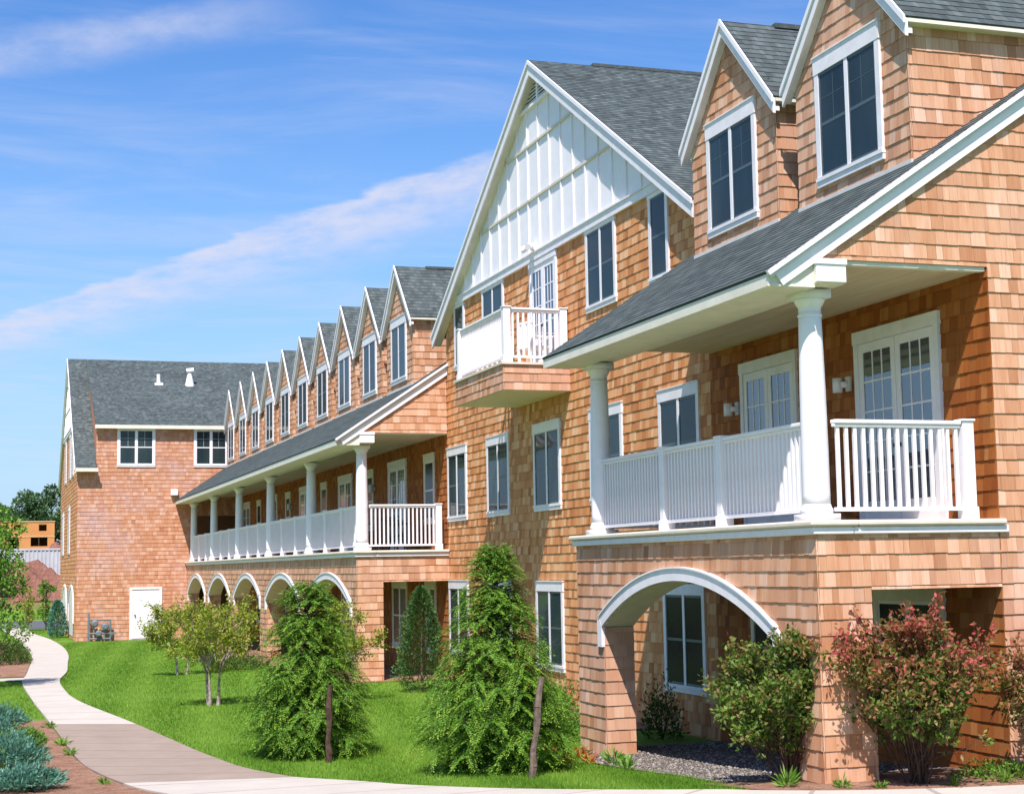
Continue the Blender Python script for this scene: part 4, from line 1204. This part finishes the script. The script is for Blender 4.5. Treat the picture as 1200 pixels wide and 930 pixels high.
def leafy(name, loc, label, cat, stems, leafn, mat, seed, L, Wd, bark, top=None, group=None, spread=.3, tone_fn=None, up=.3, keep=None):
    """shrub or small tree grown from stem polylines; leaves gather round the twig ends"""
    g = np.random.default_rng(seed); t = plant(name, loc, label, cat, group)
    mb = MB(); ends = []
    tw = MB(); trunks = []
    for pts, r in stems:
        if r > .04 or not trunks: trunks.append(MB())
        rs = np.linspace(r, max(.003, r*.25), len(pts)); trunks[-1].path([tuple(p) for p in pts], list(rs), 6)
    tips = []
    for pts, r in stems:
        pts = np.array(pts)
        for q in range(len(pts)-1):
            f = q/(len(pts)-1)
            if f < .3: continue
            for _ in range(3):
                s = g.random(); p = pts[q]*(1-s)+pts[q+1]*s
                ax = pts[q+1]-pts[q]; ax = ax/np.linalg.norm(ax)
                dv = ax*.6+g.normal(0, .6, 3)+np.array([0, 0, up]); dv /= np.linalg.norm(dv)
                ln = spread*g.uniform(.5, 1.2)
                e = p+dv*ln
                tw.tube(tuple(p), tuple(e), max(.003, r*.18), .002, 4)
                tips.append((p, e))
        tips.append((pts[-2], pts[-1]))
    k = max(1, leafn//len(tips))
    A = np.array([a for a, b in tips]); Bq = np.array([b for a, b in tips])
    idx = np.repeat(np.arange(len(tips)), k)
    s = g.uniform(.2, 1.08, len(idx))[:, None]
    P = A[idx]*(1-s)+Bq[idx]*s+g.normal(0, spread*.13, (len(idx), 3))
    if keep is not None:
        m_ = keep(P); P = P[m_]; idx = idx[m_]
    ax = Bq[idx]-A[idx]; ax /= np.linalg.norm(ax, axis=1, keepdims=True)+1e-9
    D = ax*.5+g.normal(0, .6, (len(idx), 3))+np.array([0, 0, -.15])
    V = leaf_quads(P, D, g.uniform(L*.65, L*1.25, len(P)), g.uniform(Wd*.65, Wd*1.2, len(P)), seed)
    tone = tone_fn(P, g) if tone_fn else np.zeros(len(P))
    quads_obj('crown', V, mat, t, attrs={'rnd': g.random(len(P)), 'tone': tone})
    for m_ in trunks: m_.build('trunk' if cat == 'tree' else 'stems', bark, t)
    tw.build('twigs', M['twig'], t)
    return t
def stem(g, p0, p1, n=6, wig=.04):
    p0, p1 = np.array(p0, float), np.array(p1, float)
    P = [p0+(p1-p0)*i/n for i in range(n+1)]
    for i in range(1, n+1): P[i] = P[i]+g.normal(0, wig, 3)*(i/n)
    return P
def crabapple(x, y, H, R, seed, label, trunks=3, leafn=9000):
    g = np.random.default_rng(seed); stems = []
    for i in range(trunks):
        a = 6.283*i/trunks+g.uniform(-.3, .3)
        b0 = np.array([.13*math.cos(a), .10*math.sin(a), 0]); b1 = np.array([.20*math.cos(a), .18*math.sin(a), H*.38])
        stems.append((stem(g, b0-np.array([0, 0, .05]), b1, 4, .015)+[], .045))
        for j in range(8):
            aa = a+g.uniform(-1.5, 1.5); rr = R*g.uniform(.45, 1.0); hh = H*g.uniform(.5, 1.0)*(1-.22*rr/R)
            stems.append((stem(g, b0+(b1-b0)*g.uniform(.6, 1), (rr*math.cos(aa), rr*math.sin(aa), hh), 6, .05), .018))
    def keep(P): return P[:, 2] > H*.28
    leafy('crabapple_tree', (x, y, gz(y)), label, 'tree', stems, leafn, M['crab'], seed, .075, .036, M['bark_pale'], spread=.34, keep=keep, group='crabapple trees along the lawn')
crabapple(4.62, 34.4, 2.45, .98, 41, 'yellow green crabapple with three pale trunks left of the smaller hemlock', 3, 8200)
crabapple(5.25, 45.2, 2.35, 1.05, 43, 'second crabapple farther back, showing behind the three trunk crabapple', 2, 8000)
crabapple(7.25, 34.0, 2.35, 1.05, 45, 'thin crabapple half hidden behind the smaller hemlock, before the far pier', 2, 6000)
def burning_bush(x, y, H, R, seed, label, redness, leafn=9000, nst=26):
    g = np.random.default_rng(seed); stems = []
    for i in range(nst):
        a = g.uniform(0, 6.283); rr = R*math.sqrt(g.uniform(.02, 1)); hh = H*g.uniform(.72, 1.0)*(1-.28*(rr/R)**2)
        p0 = (g.normal(0, .06), g.normal(0, .06), -.03)
        p1 = np.array([rr*math.cos(a), rr*math.sin(a), hh]); mid = np.array([rr*.5*math.cos(a), rr*.5*math.sin(a), hh*.58])
        A_ = stem(g, p0, mid, 3, .02); B_ = stem(g, A_[-1], p1, 4, .03)
        stems.append((A_+B_[1:], .010))
        if i % 2 == 0:
            q1 = np.array([rr*1.05*math.cos(a+.7), rr*1.05*math.sin(a+.7), H*g.uniform(.25, .55)])
            stems.append((stem(g, A_[1], q1, 5, .03), .006))
    def tone(P, q):
        h = P[:, 2]/H; o = np.hypot(P[:, 0], P[:, 1])/R
        clump = .5+.5*np.sin(P[:, 0]*7+seed)*np.sin(P[:, 2]*6+P[:, 1]*5)
        return np.clip((h*.8+o*.25-(1.0-redness))*2.6+clump*.35-.15+q.normal(0, .25, len(P)), 0, 1)
    def keep(P):
        return P[:, 2] > H*(.20+.18*np.sin(P[:, 0]*9+seed)**2)
    leafy('burning_bush', (x, y, gz(y)), label, 'shrub', stems, leafn, M['bush'], seed, .068, .036, M['twig'], spread=.26, tone_fn=tone, group='burning bushes in front of the near porch', keep=keep)
burning_bush(8.74, 16.62, 1.72, .76, 51, 'mostly green burning bush in front of the arch foot', .14, 19000, 34)
burning_bush(9.78, 15.62, 1.98, .92, 53, 'red topped burning bush in front of the porch end opening', .46, 22000, 40)
burning_bush(11.55, 15.30, 1.9, .78, 55, 'red and green burning bush cut off by the right edge', .46, 13000, 30)

# low shrubs
def mound(name, x, y, H, R, n, mat, seed, label, L=.05, Wd=.025, cat='shrub', group=None, flat=1.0, tone=0.0, ry=None):
    g = np.random.default_rng(seed); t = plant(name, (x, y, gz(y)), label, cat, group)
    az = g.uniform(0, 6.283, n); ce = g.random(n)
    th = np.arccos(ce*.98); rad = g.uniform(.55, 1.05, n)*(1+.15*np.sin(az*4+seed)+.12*np.sin(az*7+th*5))
    P = np.stack([R*rad*np.sin(th)*np.cos(az), (ry or R)*rad*np.sin(th)*np.sin(az), .02+H*rad*np.cos(th)*.95], 1)
    D = P/np.linalg.norm(P, axis=1, keepdims=True)+g.normal(0, .5, (n, 3))+np.array([0, 0, .25])
    V = leaf_quads(P, D, g.uniform(L*.6, L*1.3, n), g.uniform(Wd*.6, Wd*1.2, n), seed)
    quads_obj('crown', V, mat, t, attrs={'rnd': g.random(n), 'tone': np.clip(g.normal(tone, .15, n), 0, 1)})
    mb = MB()
    for i in range(5):
        a = i*1.25; mb.tube((0, 0, -.02), (R*.45*math.cos(a), (ry or R)*.45*math.sin(a), H*.55), .014, .005, 5)
    mb.build('stems', M['twig'], t)
    return t
mound('boxwood_hedge', .85, 56.0, .72, .72, 5200, M['box'], 61, 'clipped dark green boxwood hedge left of the path bend', .07, .04, 'hedge', ry=2.4)
mound('low_shrub', 7.0, 46.6, .55, .85, 3000, M['box'], 63, 'low dark green shrub below the far arches', .06, .03)
mound('low_shrub', 8.80, 24.9, 1.0, .50, 3600, M['birch'], 65, 'rounded green shrub between the taller hemlock and the near pier', .06, .028)
mound('low_shrub', 9.55, 26.9, .8, .5, 2400, M['birch'], 66, 'small green shrub on the mulch behind the near pier', .06, .028)
mound('low_shrub', 10.55, 24.4, .9, .35, 1500, M['box'], 68, 'dark shrub in the shade behind the near pier reveal', .06, .03)
def juniper(x, y, H, R, n, seed, label, tone=0.0):
    g = np.random.default_rng(seed); t = plant('blue_juniper', (x, y, gz(y)), label, 'shrub', 'blue junipers in the mulch bed')
    Ps, Ds, tn = [], [], []
    mb = MB()
    for i in range(n):
        a = g.uniform(0, 6.283); rr = R*math.sqrt(g.random()); r0 = rr*.35
        p0 = np.array([r0*math.cos(a), r0*math.sin(a), .05]); 
        p1 = np.array([rr*math.cos(a), rr*math.sin(a), H*(1-.7*(rr/R)**2)*g.uniform(.6, 1.1)+.05])
        if i % 4 == 0: mb.tube(tuple(p0), tuple(p1), .008, .003, 4)
        ax = (p1-p0)/np.linalg.norm(p1-p0)
        q = 16; ss = np.linspace(.3, 1.1, q)
        Ps.append(p0+np.outer(ss, p1-p0)+g.normal(0, .012, (q, 3)))
        Ds.append(ax*.8+g.normal(0, .55, (q, 3))+np.array([0, 0, .25])); tn.append(np.full(q, 1.0 if g.random() < tone else 0.0))
    Ps, Ds, tn = np.concatenate(Ps), np.concatenate(Ds), np.concatenate(tn)
    V = leaf_quads(Ps, Ds, g.uniform(.05, .10, len(Ps)), g.uniform(.013, .022, len(Ps)), seed)
    quads_obj('crown', V, M['juniper'], t, attrs={'rnd': g.random(len(V)), 'tone': tn}); mb.build('stems', M['twig'], t)
juniper(-.05, 26.4, .62, .78, 600, 71, 'large blue green juniper at the lower left edge', .03)
juniper(.42, 24.6, .45, .55, 380, 72, 'blue juniper spreading over the mulch toward the brown path', .06)
juniper(.55, 22.4, .26, .55, 320, 73, 'low blue juniper along the bottom edge by the path')
juniper(.30, 31.0, .40, .55, 300, 74, 'small teal juniper farthest along the mulch bed')
juniper(.72, 27.6, .28, .32, 220, 75, 'bright green juniper clump between the blue ones', .95)
def weed(x, y, s, seed, label, mat='weed', cat='plant', name='weed', n=46, group=None, tall=1.0):
    g = np.random.default_rng(seed); t = plant(name, (x, y, gz(y)+.01), label, cat, group)
    az = g.uniform(0, 6.283, n); el = g.uniform(.25, 1.2, n)
    D = np.stack([np.cos(az)*np.cos(el), np.sin(az)*np.cos(el), np.sin(el)*tall], 1)
    P = D*(s*.45*g.random((n, 1)))
    V = leaf_quads(P, D+np.array([0, 0, -.1]), s*g.uniform(.25, .7, n), s*g.uniform(.05, .15, n), seed)
    quads_obj('leaves', V, M[mat], t, attrs={'rnd': g.random(n), 'tone': np.zeros(n)})
for i, (x, y, s, lb) in enumerate([(1.22, 31.0, .26, 'green weed at the path edge by the pale concrete joint'), (1.28, 28.0, .30, 'green weed at the path edge beside the brown concrete'), (1.36, 26.5, .24, 'small weed sprawling onto the brown concrete'), (1.60, 22.6, .20, 'weed at the bottom corner of the brown concrete'), (.55, 22.3, .18, 'tiny weed in the mulch near the lowest juniper'),
        (8.35, 15.95, .34, 'pale grassy weed under the mostly green bush'), (8.85, 15.65, .22, 'small weed left of the near corner pier'), (9.20, 15.42, .17, 'bright weed at the foot of the near corner pier'), (10.02, 15.28, .17, 'bright seedling below the red topped bush'), (10.62, 15.25, .22, 'tall leafy seedling right of the red topped bush')]):
    weed(x, y, s*.78, 80+i, lb, n=70, group='weeds in the beds', tall=1.0 if i < 9 else 2.0)
weed(8.05, 22.9, .30, 101, 'orange daylily clump left of the near arch pier', 'orange', 'plant', 'daylily_clump', 60, 'orange daylilies by the arch')
weed(8.25, 21.7, .26, 102, 'small orange daylily clump on the gravel edge by the pier', 'orange', 'plant', 'daylily_clump', 40, 'orange daylilies by the arch')
for i, (x, y, s_, lb) in enumerate([(7.75, 22.6, .26, 'orange daylily clump between the taller hemlock and the arch pier'), (7.95, 21.9, .22, 'low orange daylily clump at the grass edge left of the arch pier'), (8.42, 22.55, .24, 'orange daylily clump touching the foot of the arch pier')]):
    weed(x, y, s_, 140+i, lb, 'orange', 'plant', 'daylily_clump', 70, 'orange daylilies by the arch')
for i, (x, y, s_, lb) in enumerate([(8.1, 22.3, .30, 'green grassy tuft among the orange daylilies'), (8.45, 21.3, .32, 'long bladed green tuft at the edge of the gravel'), (8.25, 20.3, .24, 'short green tuft where lawn meets gravel')]):
    weed(x, y, s_, 150+i, lb, 'weed', 'plant', 'grass_tuft', 60, 'green tufts by the gravel', 1.3)
mound('ground_ivy', 10.9, 15.6, .16, .5, 900, M['weed'], 104, 'low bright ground cover at the foot of the end wall', .05, .03)

def big_tree(name, x, y, H, R, n, mat, seed, label, L, Wd, z0f=.18, group=None, lobes=22, cz=.62, zb=None, flat=.40):
    g = np.random.default_rng(seed); t = plant(name, (x, y, gz(y) if zb is None else zb), label, 'tree', group)
    mb = MB(); top = (0, 0, H*.8); mb.path([(0, 0, -.2), (.02*H, 0, H*.4), top], [H*.022, H*.014, H*.004], 8)
    C = []; R_s = []
    for i in range(lobes):
        a = g.uniform(0, 6.283); h = g.uniform(z0f, .94); rr = R*math.sqrt(g.random())*(1-abs(h-.48)*1.1)
        c = np.array([rr*math.cos(a), rr*math.sin(a), H*h]); C.append(c); R_s.append(R*g.uniform(.24, .42)*(1-.35*max(0, h-.6)/.4))
        mb.tube((0, 0, H*max(.1, h-.25)), tuple(c), H*.006, H*.002, 5)
    C, R_s = np.array(C), np.array(R_s)
    idx = g.integers(0, lobes, n)
    d = g.normal(size=(n, 3)); d /= np.linalg.norm(d, axis=1, keepdims=True)
    rad = g.uniform(.45, 1.08, n)**.7
    P = C[idx]+d*(R_s[idx]*rad)[:, None]*np.array([1, 1, .8])
    V = leaf_quads(P, d+g.normal(0, .7, (n, 3)), g.uniform(L*.6, L*1.3, n), g.uniform(Wd*.6, Wd*1.3, n), seed)
    quads_obj('crown', V, mat, t, attrs={'rnd': g.random(n), 'tone': np.zeros(n)})
    mb.build('trunk', M['bark'], t)
big_tree('young_tree', .18, 42.5, 4.9, 1.05, 5600, M['birch'], 111, 'bright green young tree at the left edge beside the path', .10, .055, .26, lobes=34)
big_tree('sapling', 2.35, 92.2, 2.3, .55, 1400, M['crab'], 113, 'yellow brown sapling by the road, left of its green neighbour', .11, .06, group='saplings by the road')
big_tree('sapling', 3.30, 91.6, 2.9, .62, 1800, M['birch'], 114, 'green sapling by the road next to the end wing', .11, .06, group='saplings by the road')
big_tree('roadside_tree', .6, 118, 3.6, 1.5, 1500, M['birch'], 115, 'small tree on the bank in front of the grey trailer', .18, .1)
for i, (x, y, H, R, lb) in enumerate([(6.2, 255, 8.2, 3.6, 'dark hill tree directly above the unfinished house'), (10.0, 262, 9.4, 4.0, 'tallest dark hill tree beside the end wing'), (1.8, 268, 6.5, 3.6, 'dark hill tree behind the young tree'), (14.5, 258, 8.5, 4, 'dark hill tree mostly hidden by the end wing'), (-4.5, 262, 6, 4, 'dark hill tree at the far left')]):
    big_tree('hill_tree', x, y, H, R, 5200, M['dark_leaf'], 120+i, lb, .50, .34, .10, 'trees on the hill', lobes=26)

# ------------------------------------------------------------------ background things
def trailer():
    y = 128; z = gz(y)-.4
    t = empty('cargo_trailer', (-2.0, y, z), 'long pale grey corrugated cargo trailer parked on the bank', 'trailer')
    mb = MB(); z0, z1 = .75, 2.9
    mb.box(-6, 8.2, 0, 2.5, z0, z1)
    for i in range(48): x = -5.95+i*.295; mb.box(x, x+.1, -.05, 0.001, z0+.1, z1-.12)
    mb.box(-6.03, 8.23, -.07, -.002, z1-.12, z1+.02); mb.box(-6.03, 8.23, -.07, -.002, z0, z0+.1)
    mb.build('body', mat_plain('trailer_grey', (0.50, 0.50, 0.53), 0.5, 0.3, .08, 1), t)
    for x in (-4.9, -3.8, 5.6, 6.8):
        mb = MB(); mb.tube((x, .1, .45), (x, .4, .45), .45, .45, 16); w = mb.build('wheel', M['dark_metal'], t)
        mb = MB(); mb.tube((x, .06, .45), (x, .12, .45), .2, .2, 12); mb.build('hub', M['lamp_grey'], w)
    mb = MB(); mb.box(-5.5, 8, .5, .7, .5, .74); mb.box(-5.5, 8, 1.8, 2, .5, .74); mb.build('chassis', M['dark_metal'], t)
trailer()
def house():
    y = 176; z = gz(y)-.15
    t = empty('unfinished_house', (1.5, y, z), 'unfinished house framed in orange sheathing boards on the hill', 'house')
    osb = mat_ground('sheathing_board', [(0.3, (0.50, 0.19, 0.07)), (0.7, (0.66, 0.30, 0.12))], .6, .01, fine=6)
    mb = MB(); ops = [(.9, 2.0, .3, 2.0), (3.2, 4.9, 1.0, 2.0), (4.0, 4.8, 2.6, 3.3), (-2.2, -1.2, .8, 1.9), (-.4, .6, 2.4, 3.1), (1.5, 2.2, 2.7, 3.3)]
    xs = sorted({-4.0, 5.6}|{v for o in ops for v in o[:2]}); zs = sorted({-.5, 3.55}|{v for o in ops for v in o[2:]})
    for a, b in zip(xs[:-1], xs[1:]):
        for c, d in zip(zs[:-1], zs[1:]):
            if any(o[0] <= a and b <= o[1] and o[2] <= c and d <= o[3] for o in ops): continue
            mb.box(a, b, 0, .15, c, d)
    mb.box(5.45, 5.6, .15, 8, -.5, 3.55); mb.box(-4, -3.85, .15, 8, -.5, 3.55); mb.box(-4, 5.6, 7.9, 8, -.5, 3.2)
    mb.build('wall', osb, t)
    mb = MB(); mb.box(-4.05, 5.65, -.06, .2, 3.55, 3.65); mb.box(-4.05, 5.65, -.04, 0, 1.95, 2.05)
    for i in range(9): mb.box(-3.7+i*1.1, -3.6+i*1.1, 1, 1.1, -.4, 3.5)
    mb.build('framing', mat_plain('raw_lumber', (0.62, 0.42, 0.24), .8, .2, .1), t)
    mb = MB(); mb.box(-3.8, 5.4, .3, 7.8, 3.2, 3.5); mb.build('floor_deck', osb, t)
house()
def heap(name, x, y, z, rx, ry, h, seed, label, mat):
    g = np.random.default_rng(seed); n = 40; vs = []; fs = []
    for j in range(n):
        for i in range(n):
            u, v = i/(n-1)*2-1, j/(n-1)*2-1; r = min(1, math.hypot(u, v))
            hh = h*(.5+.5*math.cos(math.pi*r))**.8*(1+.2*math.sin(u*6+seed)+.15*math.cos(v*9+u*4)+.08*math.sin(u*21+v*13))+g.normal(0, h*.045)
            vs.append((u*rx, v*ry, hh-.12))
    for j in range(n-1):
        for i in range(n-1): q = j*n+i; fs.append((q, q+1, q+n+1, q+n))
    mb = MB(); mb.add(vs, fs); o = mb.build(name, mat, None, True); o.location = (x, y, z)
    tag(o, label, 'soil heap', 'heaps of red soil')
heap('soil_heap', 3.6, 120.5, gz(120.5)-.5, 6.0, 3.0, 2.3, 3, 'wide heap of red soil in front of the grey trailer', M['soil'])
heap('soil_heap', 7.4, 165, gz(165)-.3, 2.6, 3, 2.1, 5, 'red soil heap right of the unfinished house', M['soil'])
def bin_():
    y = 47.5; t = empty('litter_bin', (-.02, y, gz(y)), 'dark slatted litter bin cut off by the left edge', 'litter bin')
    mb = MB(); 
    for i in range(18):
        a = i*6.283/18; mb.box(.27*math.cos(a)-.025, .27*math.cos(a)+.025, .27*math.sin(a)-.025, .27*math.sin(a)+.025, .08, .84)
    mb.build('slats', M['dark_metal'], t)
    mb = MB(); mb.lathe((0, 0, 0), [(.25, .04), (.25, .80), (.22, .80)], 20); mb.build('liner', M['interior'], t, True)
    mb = MB(); mb.lathe((0, 0, 0), [(.31, .84), (.32, .88), (.30, .95), (.18, .96)], 20); mb.build('rim', M['dark_metal'], t, True)
bin_()

# ------------------------------------------------------------------ grass
def grass():
    g = np.random.default_rng(5)
    Ps = []
    def fill(y0, y1, xl, xr, dens):
        n = int((y1-y0)*10*dens)
        y = g.uniform(y0, y1, n); a = np.array([xl(v) for v in y]); b = np.array([xr(v) for v in y])
        x = a+(b-a)*g.random(n)*1.0
        k = g.random(n) < (b-a)/10.0
        Ps.append(np.stack([x[k], y[k]], 1))
    lim = lambda y: float(np.interp(y, [15.9, 16.5, 17.2, 18.4, 20, 21.5, 23, 26, 39, 39.1, 74], [7.9, 7.95, 8.1, 8.35, 8.45, 8.2, 8.55, 10.0, 10.2, 8.15, 8.15]))
    rx_ = lambda y: float(np.interp(-y, [-p[1] for p in REr], [p[0] for p in REr]))-.025
    fill(15.9, 20, rx_, lim, 1500); fill(20, 27, rx_, lim, 1100); fill(27, 36, rx_, lim, 620); fill(36, 52, rx_, lim, 330); fill(52, 74.2, rx_, lim, 210)
    fill(33, 44.6, lambda y: -1.2, lambda y: LX(y)+.02, 420)
    fill(76, 94, lambda y: RX(y)+.03, lambda y: 3.95, 160); fill(60, 94, lambda y: -1.5, lambda y: LX(y)-.03, 120)
    P = np.concatenate(Ps); n = len(P)
    z = np.interp(P[:, 1], GY, GZ)
    base = np.stack([P[:, 0], P[:, 1], z-.005], 1)
    far = np.clip((P[:, 1]-18)/40, 0, 1)
    h = g.uniform(.04, .08, n)*(1-.2*far); w = .008+.014*far
    # mown stripes: the blades of neighbouring strips lean opposite ways
    ph = np.sin((P[:, 0]*1.0-P[:, 1]*.12)*4.2)
    lean = np.stack([g.normal(0, .45, n)+.16*ph, g.normal(0, .45, n)+.22*ph, np.ones(n)], 1)
    lean /= np.linalg.norm(lean, axis=1, keepdims=True)
    a = g.uniform(0, 6.283, n); s = np.stack([np.cos(a), np.sin(a), np.zeros(n)], 1)
    tip = base+lean*h[:, None]
    V = np.stack([base-s*w[:, None]*.5, base+s*w[:, None]*.5, tip], 1)
    pt = np.sin(P[:, 0]*2.3+1.3*np.sin(P[:, 1]*.9))*np.sin(P[:, 1]*1.15+.8*np.sin(P[:, 0]*1.7))
    dry = np.clip(np.sin(P[:, 0]*5.1+P[:, 1]*2.3)*np.sin(P[:, 1]*3.7-P[:, 0])-.82, 0, 1)*2.2
    o = quads_obj('grass', V, M['grass'], None, attrs={'rnd': np.clip(g.random(n)*.62+.14*ph+.12*pt+.17+dry*g.random(n), 0, 1), 'tone': np.zeros(n)}, nv=3)  # light and dark of the mown stripes is also tinted into the blades
    o['kind'] = 'stuff'
grass()
